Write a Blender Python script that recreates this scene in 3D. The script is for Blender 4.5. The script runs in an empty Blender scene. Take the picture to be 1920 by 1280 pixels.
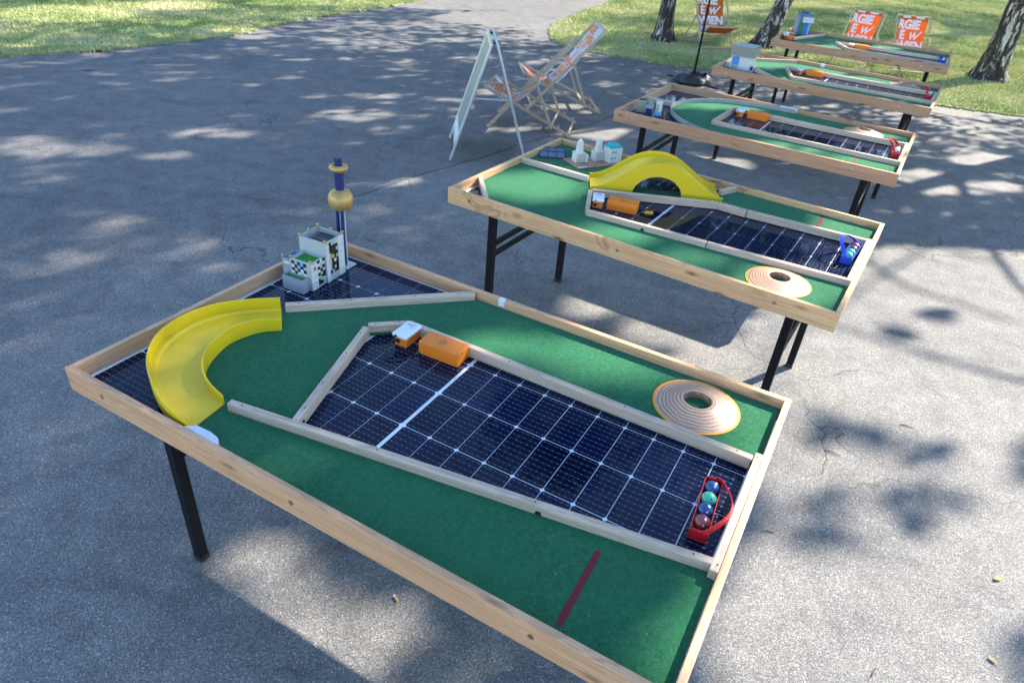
import bpy, bmesh, math, random
import numpy as np
from mathutils import Vector, Matrix
from mathutils.geometry import interpolate_bezier

random.seed(7)
rng = np.random.default_rng(11)
scene = bpy.context.scene
C = scene.collection
R = math.radians

# ------------------------------------------------------------------ camera
cd = bpy.data.cameras.new('camera')
cam = bpy.data.objects.new('camera', cd); C.objects.link(cam)
cr = Vector((0.99585281, 0.05028630, 0.07581870))
cu = Vector((-0.09097905, 0.55043168, 0.82990830))
cw = Vector((0.0, 0.83336442, -0.55272393))
M = Matrix((cr, cu, -cw)).transposed().to_4x4()
M.translation = Vector((0, 0, 2.13196))
cam.matrix_world = M
cd.sensor_width = 36.0
cd.lens = 24.178
cd.clip_start = 0.05
cd.clip_end = 2000
cd.dof.use_dof = True
cd.dof.focus_distance = 2.35
cd.dof.aperture_fstop = 5.6
scene.camera = cam

# ------------------------------------------------------------------ light
EL = R(34.6)
SX, SY = 0.814, 0.581          # horizontal direction towards the sun
KS = 1.0 / math.tan(EL)
world = bpy.data.worlds.new('World'); scene.world = world
world.use_nodes = True
wn = world.node_tree
bg = wn.nodes['Background']
sky = wn.nodes.new('ShaderNodeTexSky')
sky.sky_type = 'NISHITA'; sky.sun_disc = False
sky.sun_elevation = EL; sky.sun_rotation = math.atan2(SX, SY)
sky.air_density = 1.0; sky.dust_density = 0.1; sky.ozone_density = 3.0
wn.links.new(sky.outputs[0], bg.inputs[0])
bg.inputs[1].default_value = 0.15
sl = bpy.data.lights.new('sun', 'SUN'); sl.energy = 5.0; sl.angle = R(0.53); sl.color = (1.0, 0.92, 0.80)
sun = bpy.data.objects.new('sun', sl); C.objects.link(sun)
sd = Vector((-SX * math.cos(EL), -SY * math.cos(EL), -math.sin(EL)))
sun.rotation_euler = sd.to_track_quat('-Z', 'Y').to_euler()
sun.location = (10, 8, 14)
scene.view_settings.view_transform = 'Standard'
scene.view_settings.look = 'None'
scene.view_settings.gamma = 1.0
scene.view_settings.exposure = 1.82
scene.render.engine = 'CYCLES'
scene.cycles.use_adaptive_sampling = True
scene.cycles.adaptive_threshold = 0.025
scene.cycles.max_bounces = 6
scene.cycles.diffuse_bounces = 2
scene.cycles.glossy_bounces = 3
scene.cycles.transmission_bounces = 2

# ------------------------------------------------------------------ node helpers
def new_mat(name):
    m = bpy.data.materials.new(name); m.use_nodes = True
    nt = m.node_tree
    return m, nt, nt.nodes['Principled BSDF']
def N(nt, t, **kw):
    n = nt.nodes.new(t)
    for k, v in kw.items():
        if k in n.inputs.keys() if isinstance(k, str) else False: n.inputs[k].default_value = v
        else: setattr(n, k, v)
    return n
def L(nt, a, b): nt.links.new(a, b)
def ramp(nt, fac, stops):
    n = nt.nodes.new('ShaderNodeValToRGB')
    e = n.color_ramp.elements
    while len(e) < len(stops): e.new(0.5)
    for el, (p, c) in zip(e, stops):
        el.position = p; el.color = (*c, 1) if len(c) == 3 else c
    L(nt, fac, n.inputs[0]); return n.outputs[0]
def noise(nt, vec, scale, detail=3, rough=0.55, dist=0.0):
    n = nt.nodes.new('ShaderNodeTexNoise')
    n.inputs['Scale'].default_value = scale; n.inputs['Detail'].default_value = detail
    n.inputs['Roughness'].default_value = rough; n.inputs['Distortion'].default_value = dist
    if vec is not None: L(nt, vec, n.inputs['Vector'])
    return n.outputs['Fac']
def mapping(nt, vec, scale=(1, 1, 1), rot=(0, 0, 0), loc=(0, 0, 0)):
    n = nt.nodes.new('ShaderNodeMapping')
    n.inputs['Scale'].default_value = scale; n.inputs['Rotation'].default_value = rot; n.inputs['Location'].default_value = loc
    L(nt, vec, n.inputs['Vector']); return n.outputs[0]
def mix(nt, fac, a, b, blend='MIX'):
    n = nt.nodes.new('ShaderNodeMix'); n.data_type = 'RGBA'; n.blend_type = blend
    for s, v in ((n.inputs['Factor'], fac), (n.inputs['A'], a), (n.inputs['B'], b)):
        pass
    if hasattr(fac, 'links'): L(nt, fac, n.inputs[0])
    else: n.inputs[0].default_value = fac
    for idx, v in ((6, a), (7, b)):
        if hasattr(v, 'links'): L(nt, v, n.inputs[idx])
        else: n.inputs[idx].default_value = (*v, 1)
    return n.outputs[2]
def math_(nt, op, a, b=None, c=None):
    n = nt.nodes.new('ShaderNodeMath'); n.operation = op
    for i, v in enumerate((a, b, c)):
        if v is None: continue
        if hasattr(v, 'links'): L(nt, v, n.inputs[i])
        else: n.inputs[i].default_value = v
    return n.outputs[0]
def bump(nt, bsdf, height, strength, dist):
    n = nt.nodes.new('ShaderNodeBump'); n.inputs['Strength'].default_value = strength; n.inputs['Distance'].default_value = dist
    L(nt, height, n.inputs['Height']); L(nt, n.outputs[0], bsdf.inputs['Normal'])
def objco(nt, rnd=0.0):
    tc = nt.nodes.new('ShaderNodeTexCoord')
    if not rnd: return tc.outputs['Object']
    oi = nt.nodes.new('ShaderNodeObjectInfo')
    s = nt.nodes.new('ShaderNodeVectorMath'); s.operation = 'SCALE'
    cv = nt.nodes.new('ShaderNodeCombineXYZ')
    for i in range(3): L(nt, oi.outputs['Random'], cv.inputs[i])
    L(nt, cv.outputs[0], s.inputs[0]); s.inputs['Scale'].default_value = rnd
    a = nt.nodes.new('ShaderNodeVectorMath'); a.operation = 'ADD'
    L(nt, tc.outputs['Object'], a.inputs[0]); L(nt, s.outputs[0], a.inputs[1])
    return a.outputs[0]

def plain(name, col, rough=0.5, metal=0.0, var=0.12, coat=0.0, bumpy=0.0, scale=40.0):
    """plain painted / moulded surface with faint uneven tone and wear"""
    m, nt, b = new_mat(name)
    v = objco(nt, 3.0)
    n1 = noise(nt, v, scale, 4)
    n2 = noise(nt, v, scale * 0.12, 3)
    d = tuple(max(0, c * (1 - var)) for c in col); u = tuple(min(1, c * (1 + var)) for c in col)
    c1 = ramp(nt, n1, [(0.3, d), (0.7, u)])
    c2 = mix(nt, ramp(nt, n2, [(0.35, (0, 0, 0)), (0.7, (0.25, 0.25, 0.25))]), c1, tuple(c * 0.8 + 0.02 for c in col))
    L(nt, c2, b.inputs['Base Color'])
    rr = math_(nt, 'MULTIPLY_ADD', n2, 0.25, rough - 0.1)
    L(nt, rr, b.inputs['Roughness'])
    b.inputs['Metallic'].default_value = metal
    b.inputs['Coat Weight'].default_value = coat
    if bumpy: bump(nt, b, n1, bumpy, 0.002)
    return m

def wood(name, light, mid, dark, axis='X', knots=0.5, streak=0.0, rough=0.55):
    m, nt, b = new_mat(name)
    v = objco(nt, 9.0)
    rot = (0, 0, 0) if axis == 'X' else (0, 0, R(90)) if axis == 'Y' else (0, R(90), 0)
    vr = mapping(nt, v, (1, 1, 1), rot)
    warp = noise(nt, mapping(nt, vr, (1.6, 9, 9)), 1.0, 2)
    grain = noise(nt, mapping(nt, vr, (3.0, 70, 70)), 1.0, 4, 0.6, 0.8)
    fine = noise(nt, mapping(nt, vr, (14, 420, 420)), 1.0, 3)
    w = nt.nodes.new('ShaderNodeTexWave'); w.wave_type = 'BANDS'; w.bands_direction = 'Z'
    w.inputs['Scale'].default_value = 22; w.inputs['Distortion'].default_value = 14; w.inputs['Detail'].default_value = 2
    w.inputs['Detail Scale'].default_value = 0.6
    L(nt, mapping(nt, vr, (0.5, 1.6, 1.6)), w.inputs['Vector'])
    t = math_(nt, 'ADD', math_(nt, 'MULTIPLY', grain, 0.67), math_(nt, 'ADD', math_(nt, 'MULTIPLY', w.outputs['Fac'], 0.13), math_(nt, 'MULTIPLY', fine, 0.2)))
    col = ramp(nt, t, [(0.30, tuple(q * 0.85 for q in mid)), (0.42, mid), (0.54, light), (0.64, light), (0.76, mid)])
    col = mix(nt, ramp(nt, warp, [(0.45, (0, 0, 0)), (0.75, (0.5, 0.5, 0.5))]), col, mid)
    vo = nt.nodes.new('ShaderNodeTexVoronoi'); vo.inputs['Scale'].default_value = 1.0
    L(nt, mapping(nt, vr, (5.0, 17, 17)), vo.inputs['Vector'])
    kn = ramp(nt, math_(nt, 'ADD', vo.outputs['Distance'], math_(nt, 'MULTIPLY', noise(nt, vr, 60, 2), 0.06)), [(0.05 + 0.04, (1, 1, 1)), (0.17, (0.35, 0.35, 0.35)), (0.26, (0, 0, 0))])
    sel = math_(nt, 'GREATER_THAN', vo.outputs['Color'], 1 - knots * 0.55)
    col = mix(nt, math_(nt, 'MULTIPLY', kn, sel), col, dark)
    if streak:
        st = noise(nt, mapping(nt, vr, (5.5, 2, 8), (0, R(35), 0)), 1.0, 2, 0.5, 0.4)
        col = mix(nt, math_(nt, 'MULTIPLY', ramp(nt, st, [(0.60, (0, 0, 0)), (0.63, (1, 1, 1)), (0.66, (0.8, 0.8, 0.8)), (0.68, (0.05, 0.05, 0.05))]), streak), col, dark)
    oi = nt.nodes.new('ShaderNodeObjectInfo')
    hs = nt.nodes.new('ShaderNodeHueSaturation')
    L(nt, math_(nt, 'MULTIPLY_ADD', oi.outputs['Random'], 0.22, 0.89), hs.inputs['Value'])
    L(nt, col, hs.inputs['Color'])
    L(nt, hs.outputs[0], b.inputs['Base Color'])
    b.inputs['Roughness'].default_value = rough
    bump(nt, b, t, 0.25, 0.0015)
    return m

# ------------------------------------------------------------------ materials
WOOD_A = wood('pale_larch_lengthwise', (0.64, 0.355, 0.185), (0.50, 0.255, 0.125), (0.07, 0.025, 0.012), 'X', 0.6)
WOOD_AY = wood('pale_larch_crosswise', (0.66, 0.39, 0.21), (0.53, 0.29, 0.15), (0.08, 0.03, 0.015), 'Y', 0.45)
WOOD_D = wood('brown_larch_lengthwise', (0.50, 0.265, 0.14), (0.38, 0.185, 0.09), (0.08, 0.03, 0.012), 'X', 0.8)
WOOD_B = wood('resinous_pine_lengthwise', (0.70, 0.41, 0.20), (0.56, 0.29, 0.125), (0.20, 0.075, 0.025), 'X', 1.0, 0.45)
WOOD_BY = wood('resinous_pine_crosswise', (0.70, 0.43, 0.22), (0.57, 0.31, 0.15), (0.10, 0.04, 0.02), 'Y', 0.5)
WOOD_G = wood('weathered_batten', (0.60, 0.44, 0.32), (0.46, 0.33, 0.23), (0.10, 0.06, 0.04), 'X', 0.3)
WOOD_C = wood('beech_deck_chair', (0.50, 0.365, 0.26), (0.39, 0.28, 0.195), (0.15, 0.08, 0.04), 'X', 0.05)
WOOD_BASE = wood('brown_model_base', (0.42, 0.22, 0.12), (0.32, 0.16, 0.08), (0.12, 0.05, 0.02), 'X', 0.1)
BLACK = plain('black_powder_coat', (0.006, 0.006, 0.007), 0.55, 0, 0.2, bumpy=0.15, scale=300)
BLACK.node_tree.nodes['Principled BSDF'].inputs['Specular IOR Level'].default_value = 0.15
ALU = plain('anodised_aluminium', (0.72, 0.74, 0.76), 0.32, 0.9, 0.05)
ALU_S = plain('sign_aluminium', (0.62, 0.65, 0.68), 0.36, 0.85, 0.08)
BOLT = plain('zinc_bolt', (0.62, 0.62, 0.6), 0.4, 0.8, 0.15)
SCREW_BROWN = plain('screw_head_brown', (0.10, 0.06, 0.035), 0.9)  # dark brown of the batten screw heads
YELLOW = plain('yellow_printed_plastic', (0.68, 0.47, 0.003), 0.48, 0, 0.05, coat=0.08, bumpy=0.03, scale=200)
ORANGE = plain('orange_plastic', (0.80, 0.19, 0.008), 0.45, 0, 0.05, bumpy=0.05, scale=150)
ORANGE_D = plain('orange_disc_rim', (0.85, 0.30, 0.01), 0.5, 0, 0.05)
WHITE_P = plain('white_plastic', (0.72, 0.74, 0.76), 0.35, 0, 0.04)
GREY_T = plain('grey_print', (0.25, 0.27, 0.3), 0.6)
PLATE = plain('painted_white_plate', (0.62, 0.64, 0.66), 0.4, 0.1, 0.08)
STRIP = plain('grey_bent_plywood', (0.30, 0.30, 0.28), 0.6, 0, 0.1, scale=25)
RED_P = plain('red_plastic', (0.52, 0.008, 0.014), 0.38, 0, 0.08, coat=0.2)
BLUE_P = plain('blue_plastic', (0.008, 0.06, 0.50), 0.38, 0, 0.08, coat=0.2)
B_BLUE = plain('ball_blue', (0.012, 0.06, 0.19), 0.3, 0, 0.15, coat=0.3)
B_GREEN = plain('ball_green', (0.06, 0.42, 0.26), 0.32, 0, 0.12, coat=0.3)
B_RED = plain('ball_russet', (0.24, 0.05, 0.035), 0.32, 0, 0.15, coat=0.3)
B_WHITE = plain('ball_white', (0.7, 0.7, 0.66), 0.35, 0, 0.1, coat=0.3)
CABLE = plain('black_cable', (0.01, 0.01, 0.011), 0.5)
M_GREY = plain('model_grey', (0.26, 0.29, 0.33), 0.6, 0, 0.07)
M_LGREY = plain('model_light_grey', (0.40, 0.42, 0.40), 0.6, 0, 0.08)
M_WHITE = plain('model_white', (0.58, 0.58, 0.53), 0.6, 0, 0.06)
M_STONE = plain('model_taupe', (0.25, 0.235, 0.19), 0.65, 0, 0.08)
M_BLACK = plain('model_black', (0.012, 0.012, 0.016), 0.35)
M_GREEN = plain('model_green', (0.03, 0.22, 0.02), 0.8, 0, 0.2, bumpy=0.6, scale=200)
M_GOLD = plain('gold_paint', (0.52, 0.32, 0.11), 0.45, 0.5, 0.15)
M_NAVY = plain('model_navy', (0.006, 0.016, 0.11), 0.4, 0, 0.1)
M_BLUE = plain('model_blue', (0.05, 0.22, 0.55), 0.5, 0, 0.08)
M_SKYB = plain('model_sky_blue', (0.14, 0.40, 0.70), 0.5, 0, 0.08)
M_SLATE = plain('model_slate_blue', (0.08, 0.15, 0.30), 0.5, 0, 0.1)
M_TEAL = plain('model_teal', (0.03, 0.42, 0.44), 0.4, 0, 0.06)
M_SAGE = plain('model_sage', (0.30, 0.36, 0.20), 0.6)
M_RED = plain('model_red', (0.5, 0.01, 0.02), 0.5)
M_YEL = plain('model_yellow', (0.75, 0.6, 0.02), 0.5)
M_AMBER = plain('emblem_amber', (0.85, 0.42, 0.005), 0.5)
M_BROWN = plain('model_brown', (0.22, 0.12, 0.08), 0.7, 0, 0.2)
M_MAG = plain('model_magenta', (0.4, 0.05, 0.15), 0.5)
MINI = plain('mini_cell', (0.085, 0.115, 0.19), 0.35, 0, 0.1, coat=0.3)
CANVAS_O = plain('orange_canvas', (0.76, 0.215, 0.035), 0.85, 0, 0.06, bumpy=0.3, scale=500)
CANVAS_W = plain('white_canvas', (0.76, 0.76, 0.80), 0.85, 0, 0.04, bumpy=0.3, scale=500)
BAG = plain('black_water_bag', (0.012, 0.012, 0.014), 0.42, 0, 0.3, bumpy=0.4, scale=30)
TWIG = plain('dry_twig', (0.20, 0.15, 0.10), 0.9)
TWIG_D = plain('dark_twig', (0.03, 0.025, 0.02), 0.9)
LEAF_Y = plain('fallen_leaf_yellow', (0.48, 0.40, 0.20), 0.8)
LEAF_G = plain('fallen_leaf_green', (0.12, 0.22, 0.05), 0.8)
PAPER = plain('cigarette_paper', (0.7, 0.68, 0.64), 0.8)
FILTER = plain('cigarette_filter', (0.55, 0.28, 0.10), 0.8)

def mat_turf():
    m, nt, b = new_mat('green_felt_turf')
    v = objco(nt)
    f = noise(nt, mapping(nt, v, (1.0, 1.35, 1.0), (0, 0, 0.5)), 330, 3, 0.75)
    f2 = noise(nt, v, 90, 4, 0.65)
    l = noise(nt, v, 3.5, 3)
    t = math_(nt, 'ADD', math_(nt, 'MULTIPLY', f, 0.6), math_(nt, 'MULTIPLY', f2, 0.4))
    c = ramp(nt, t, [(0.32, (0.005, 0.044, 0.018)), (0.5, (0.016, 0.112, 0.047)), (0.68, (0.036, 0.20, 0.084))])
    c = mix(nt, ramp(nt, l, [(0.4, (0, 0, 0)), (0.75, (0.5, 0.5, 0.5))]), c, (0.026, 0.145, 0.062))
    sp = nt.nodes.new('ShaderNodeTexVoronoi'); sp.inputs['Scale'].default_value = 26; L(nt, v, sp.inputs['Vector'])
    s = math_(nt, 'LESS_THAN', sp.outputs['Distance'], 0.035)
    c = mix(nt, math_(nt, 'MULTIPLY', s, 0.55), c, (0.45, 0.5, 0.42))
    L(nt, c, b.inputs['Base Color'])
    b.inputs['Roughness'].default_value = 0.95
    b.inputs['Specular IOR Level'].default_value = 0.15
    b.inputs['Sheen Weight'].default_value = 0.15; b.inputs['Sheen Roughness'].default_value = 0.5
    b.inputs['Sheen Tint'].default_value = (0.5, 0.9, 0.6, 1)
    bump(nt, b, t, 1.0, 0.004)
    return m
TURF = mat_turf()
def mat_redline():
    m, nt, b = new_mat('red_paint_on_felt')
    v = objco(nt)
    f = noise(nt, v, 420, 3, 0.7)
    L(nt, ramp(nt, f, [(0.35, (0.06, 0.010, 0.012)), (0.65, (0.24, 0.012, 0.022))]), b.inputs['Base Color'])
    b.inputs['Roughness'].default_value = 0.9
    bump(nt, b, f, 0.7, 0.003)
    return m
REDLINE = mat_redline()

def mat_cell():
    m, nt, b = new_mat('solar_cell_silicon')
    v = objco(nt)
    sx = nt.nodes.new('ShaderNodeSeparateXYZ'); L(nt, v, sx.inputs[0])
    # nine bus wires per cell, running along x
    y = math_(nt, 'MULTIPLY', math_(nt, 'ADD', sx.outputs['Y'], 0.0884), 1 / 0.01964)
    fr = math_(nt, 'ABSOLUTE', math_(nt, 'SUBTRACT', math_(nt, 'FRACT', y), 0.5))
    line = math_(nt, 'LESS_THAN', fr, 0.026)
    # solder pads
    x = math_(nt, 'FRACT', math_(nt, 'MULTIPLY', math_(nt, 'ADD', sx.outputs['X'], 0.0427), 1 / 0.0171))
    pad = math_(nt, 'MULTIPLY', math_(nt, 'LESS_THAN', math_(nt, 'ABSOLUTE', math_(nt, 'SUBTRACT', x, 0.5)), 0.10), math_(nt, 'LESS_THAN', fr, 0.045))
    oi = nt.nodes.new('ShaderNodeObjectInfo')
    base = ramp(nt, oi.outputs['Random'], [(0.0, (0.0010, 0.0036, 0.018)), (1.0, (0.0020, 0.0068, 0.034))])
    c = mix(nt, math_(nt, 'MULTIPLY', line, 0.5), base, (0.16, 0.17, 0.20))
    c = mix(nt, math_(nt, 'MULTIPLY', pad, 0.6), c, (0.40, 0.42, 0.45))
    g = nt.nodes.new('ShaderNodeNewGeometry')
    du = math_(nt, 'ADD', noise(nt, g.outputs['Position'], 9, 5, 0.7), math_(nt, 'MULTIPLY', noise(nt, g.outputs['Position'], 140, 2), 0.25))
    c = mix(nt, ramp(nt, du, [(0.55, (0, 0, 0)), (0.85, (0.022, 0.022, 0.022))]), c, (0.5, 0.47, 0.42))
    L(nt, c, b.inputs['Base Color'])
    L(nt, math_(nt, 'MULTIPLY_ADD', du, 0.10, -0.02), b.inputs['Coat Roughness'])
    b.inputs['Roughness'].default_value = 0.6
    b.inputs['Specular IOR Level'].default_value = 0.0
    b.inputs['Coat Weight'].default_value = 1.0; b.inputs['Coat IOR'].default_value = 1.22
    return m
CELL = mat_cell()
def mat_back():
    m, nt, b = new_mat('panel_white_backsheet')
    v = objco(nt)
    n = noise(nt, v, 12, 3)
    L(nt, ramp(nt, n, [(0.3, (0.66, 0.69, 0.71)), (0.7, (0.74, 0.76, 0.77))]), b.inputs['Base Color'])
    b.inputs['Roughness'].default_value = 0.4
    b.inputs['Coat Weight'].default_value = 1.0; b.inputs['Coat Roughness'].default_value = 0.035
    return m
BACKSHEET = mat_back()

def mat_disc():
    m, nt, b = new_mat('turned_plywood')
    v = objco(nt)
    sx = nt.nodes.new('ShaderNodeSeparateXYZ'); L(nt, v, sx.inputs[0])
    r = math_(nt, 'SQRT', math_(nt, 'ADD', math_(nt, 'MULTIPLY', sx.outputs['X'], sx.outputs['X']), math_(nt, 'MULTIPLY', sx.outputs['Y'], sx.outputs['Y'])))
    n = noise(nt, v, 22, 4)
    rr = math_(nt, 'ADD', r, math_(nt, 'MULTIPLY', n, 0.016))
    band = math_(nt, 'FRACT', math_(nt, 'MULTIPLY', rr, 92))
    f = noise(nt, mapping(nt, v, (30, 240, 240)), 1.0, 3)
    c = ramp(nt, band, [(0.0, (0.50, 0.27, 0.14)), (0.25, (0.62, 0.40, 0.25)), (0.42, (0.20, 0.075, 0.035)), (0.78, (0.30, 0.12, 0.055)), (0.92, (0.50, 0.27, 0.15))])
    c = mix(nt, math_(nt, 'MULTIPLY', f, 0.5), c, (0.50, 0.38, 0.28))
    L(nt, c, b.inputs['Base Color']); b.inputs['Roughness'].default_value = 0.5
    b.inputs['Coat Weight'].default_value = 0.15; b.inputs['Coat Roughness'].default_value = 0.3
    bump(nt, b, band, 0.25, 0.001)
    return m
DISC = mat_disc()

def mat_asphalt():
    m, nt, b = new_mat('worn_asphalt')
    v = objco(nt)
    vo = nt.nodes.new('ShaderNodeTexVoronoi'); vo.inputs['Scale'].default_value = 200; L(nt, v, vo.inputs['Vector'])
    vo2 = nt.nodes.new('ShaderNodeTexVoronoi'); vo2.inputs['Scale'].default_value = 460; L(nt, v, vo2.inputs['Vector'])
    sc = nt.nodes.new('ShaderNodeSeparateColor'); L(nt, vo.outputs['Color'], sc.inputs[0])
    sc2 = nt.nodes.new('ShaderNodeSeparateColor'); L(nt, vo2.outputs['Color'], sc2.inputs[0])
    big = noise(nt, v, 0.35, 4, 0.6)
    mid = noise(nt, v, 5.5, 5, 0.65)
    stone = ramp(nt, sc.outputs[0], [(0.0, (0.10, 0.098, 0.096)), (0.45, (0.155, 0.151, 0.147)), (0.80, (0.215, 0.209, 0.201)), (0.96, (0.31, 0.30, 0.287)), (0.99, (0.50, 0.48, 0.45))])
    fine = ramp(nt, sc2.outputs[1], [(0.0, (0.10, 0.098, 0.095)), (0.6, (0.155, 0.151, 0.147)), (1.0, (0.26, 0.252, 0.242))])
    c = mix(nt, 0.45, stone, fine)
    edge = ramp(nt, vo.outputs['Distance'], [(0.25, (1, 1, 1)), (0.75, (0.55, 0.55, 0.55))])
    c = mix(nt, 1.0, c, edge, 'MULTIPLY')
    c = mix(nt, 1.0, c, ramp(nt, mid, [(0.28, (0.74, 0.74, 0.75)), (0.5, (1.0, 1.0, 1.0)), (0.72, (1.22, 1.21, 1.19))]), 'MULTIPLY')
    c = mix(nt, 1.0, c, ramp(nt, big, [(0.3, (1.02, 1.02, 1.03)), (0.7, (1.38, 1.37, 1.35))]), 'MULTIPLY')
    # older, paler laying on the near side of a seam (line through the forecourt)
    sx = nt.nodes.new('ShaderNodeSeparateXYZ'); L(nt, v, sx.inputs[0])
    wob = math_(nt, 'MULTIPLY', math_(nt, 'SUBTRACT', noise(nt, v, 1.4, 4), 0.5), 0.22)
    # signed distance to the line through (0.08,6.93) and (-1.55,4.80)
    dx, dy = 1.63, 2.13; ln = math.hypot(dx, dy); nx, ny = dy / ln, -dx / ln
    dist = math_(nt, 'ADD', math_(nt, 'ADD', math_(nt, 'MULTIPLY', math_(nt, 'SUBTRACT', sx.outputs['X'], 0.08), nx), math_(nt, 'MULTIPLY', math_(nt, 'SUBTRACT', sx.outputs['Y'], 6.93), ny)), wob)
    side = ramp(nt, math_(nt, 'MULTIPLY_ADD', dist, 3.0, 0.5), [(0.45, (0.95, 0.95, 0.96)), (0.6, (1.13, 1.12, 1.10))])
    c = mix(nt, 1.0, c, side, 'MULTIPLY')
    seam = math_(nt, 'MULTIPLY', ramp(nt, math_(nt, 'ABSOLUTE', dist), [(0.006, (1, 1, 1)), (0.018, (0, 0, 0))]), math_(nt, 'GREATER_THAN', sx.outputs['Y'], 5.0))
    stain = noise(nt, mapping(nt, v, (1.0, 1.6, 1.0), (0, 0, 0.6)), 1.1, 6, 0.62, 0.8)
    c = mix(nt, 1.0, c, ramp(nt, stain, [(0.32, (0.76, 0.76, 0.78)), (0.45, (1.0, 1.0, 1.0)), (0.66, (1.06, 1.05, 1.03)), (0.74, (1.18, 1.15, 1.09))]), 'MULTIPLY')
    # hairline cracks
    wv = nt.nodes.new('ShaderNodeVectorMath'); wv.operation = 'ADD'
    nn = nt.nodes.new('ShaderNodeTexNoise'); nn.inputs['Scale'].default_value = 2.2; nn.inputs['Detail'].default_value = 5; L(nt, v, nn.inputs['Vector'])
    sv = nt.nodes.new('ShaderNodeVectorMath'); sv.operation = 'SCALE'; sv.inputs['Scale'].default_value = 0.55
    L(nt, nn.outputs['Color'], sv.inputs[0]); L(nt, v, wv.inputs[0]); L(nt, sv.outputs[0], wv.inputs[1])
    cr_ = nt.nodes.new('ShaderNodeTexVoronoi'); cr_.feature = 'DISTANCE_TO_EDGE'; cr_.inputs['Scale'].default_value = 1.15; L(nt, wv.outputs[0], cr_.inputs['Vector'])
    crack = math_(nt, 'MULTIPLY', ramp(nt, cr_.outputs['Distance'], [(0.002, (1, 1, 1)), (0.007, (0, 0, 0))]), ramp(nt, noise(nt, v, 0.9, 3), [(0.48, (0, 0, 0)), (0.58, (1, 1, 1))]))
    dark = math_(nt, 'MAXIMUM', math_(nt, 'MULTIPLY', crack, 0.75), math_(nt, 'MULTIPLY', seam, 0.6))
    c = mix(nt, dark, c, (0.03, 0.028, 0.026))
    L(nt, c, b.inputs['Base Color'])
    b.inputs['Roughness'].default_value = 0.82
    b.inputs['Specular IOR Level'].default_value = 0.35
    h = math_(nt, 'SUBTRACT', math_(nt, 'ADD', math_(nt, 'MULTIPLY', vo.outputs['Distance'], -0.8), math_(nt, 'ADD', math_(nt, 'MULTIPLY', sc.outputs[1], 0.5), math_(nt, 'MULTIPLY', mid, 1.2))), math_(nt, 'MULTIPLY', dark, 1.5))
    bump(nt, b, h, 0.6, 0.004)
    return m
ASPHALT = mat_asphalt()

def mat_soil():
    m, nt, b = new_mat('lawn_soil_and_thatch')
    v = objco(nt)
    a = noise(nt, v, 40, 5, 0.7); l = noise(nt, v, 0.8, 4)
    c = ramp(nt, a, [(0.3, (0.14, 0.16, 0.06)), (0.5, (0.27, 0.28, 0.12)), (0.7, (0.48, 0.43, 0.24))])
    c = mix(nt, ramp(nt, l, [(0.4, (0, 0, 0)), (0.7, (0.6, 0.6, 0.6))]), c, (0.20, 0.27, 0.09))
    L(nt, c, b.inputs['Base Color']); b.inputs['Roughness'].default_value = 1.0
    b.inputs['Specular IOR Level'].default_value = 0.1
    bump(nt, b, a, 0.8, 0.02)
    return m
SOIL = mat_soil()
def mat_grass():
    m, nt, b = new_mat('short_grass_blades')
    g = nt.nodes.new('ShaderNodeNewGeometry')
    a = noise(nt, g.outputs['Position'], 26, 2); l = noise(nt, g.outputs['Position'], 0.7, 4, 0.6)
    t = math_(nt, 'ADD', math_(nt, 'MULTIPLY', a, 0.5), math_(nt, 'MULTIPLY', l, 0.5))
    c = ramp(nt, t, [(0.36, (0.15, 0.25, 0.07)), (0.46, (0.30, 0.38, 0.13)), (0.54, (0.55, 0.53, 0.26)), (0.64, (0.74, 0.67, 0.43))])
    L(nt, c, b.inputs['Base Color']); b.inputs['Roughness'].default_value = 0.7
    b.inputs['Specular IOR Level'].default_value = 0.25
    return m
GRASS = mat_grass()
def mat_leaf(name, c0, c1):
    m, nt, b = new_mat(name)
    g = nt.nodes.new('ShaderNodeNewGeometry')
    a = noise(nt, g.outputs['Position'], 3, 3)
    col = ramp(nt, a, [(0.3, c0), (0.7, c1)])
    L(nt, col, b.inputs['Base Color']); b.inputs['Roughness'].default_value = 0.55
    return m
LEAF = mat_leaf('birch_leaves', (0.03, 0.075, 0.014), (0.07, 0.13, 0.03))
LEAF_D = mat_leaf('far_leaves', (0.025, 0.055, 0.015), (0.06, 0.10, 0.03))
def mat_bark():
    m, nt, b = new_mat('birch_bark')
    v = objco(nt)
    w1 = noise(nt, mapping(nt, v, (14, 14, 3.2)), 1.0, 5, 0.65, 1.2)
    w2 = noise(nt, mapping(nt, v, (5, 5, 22)), 1.0, 4)
    g = nt.nodes.new('ShaderNodeSeparateXYZ'); L(nt, v, g.inputs[0])
    low = ramp(nt, math_(nt, 'MULTIPLY', g.outputs['Z'], 0.5), [(0.05, (0.24, 0.24, 0.24)), (0.9, (-0.0, 0.0, 0.0))])
    t = math_(nt, 'ADD', w1, math_(nt, 'MULTIPLY', low, 0.38))
    c = ramp(nt, t, [(0.44, (0.60, 0.55, 0.48)), (0.50, (0.36, 0.32, 0.27)), (0.54, (0.05, 0.042, 0.034)), (0.75, (0.016, 0.013, 0.011))])
    c = mix(nt, math_(nt, 'MULTIPLY', ramp(nt, w2, [(0.62, (0, 0, 0)), (0.68, (1, 1, 1))]), 0.6), c, (0.06, 0.05, 0.04))
    L(nt, c, b.inputs['Base Color']); b.inputs['Roughness'].default_value = 0.9
    bump(nt, b, w1, 1.0, 0.04)
    return m
BARK = mat_bark()
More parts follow.
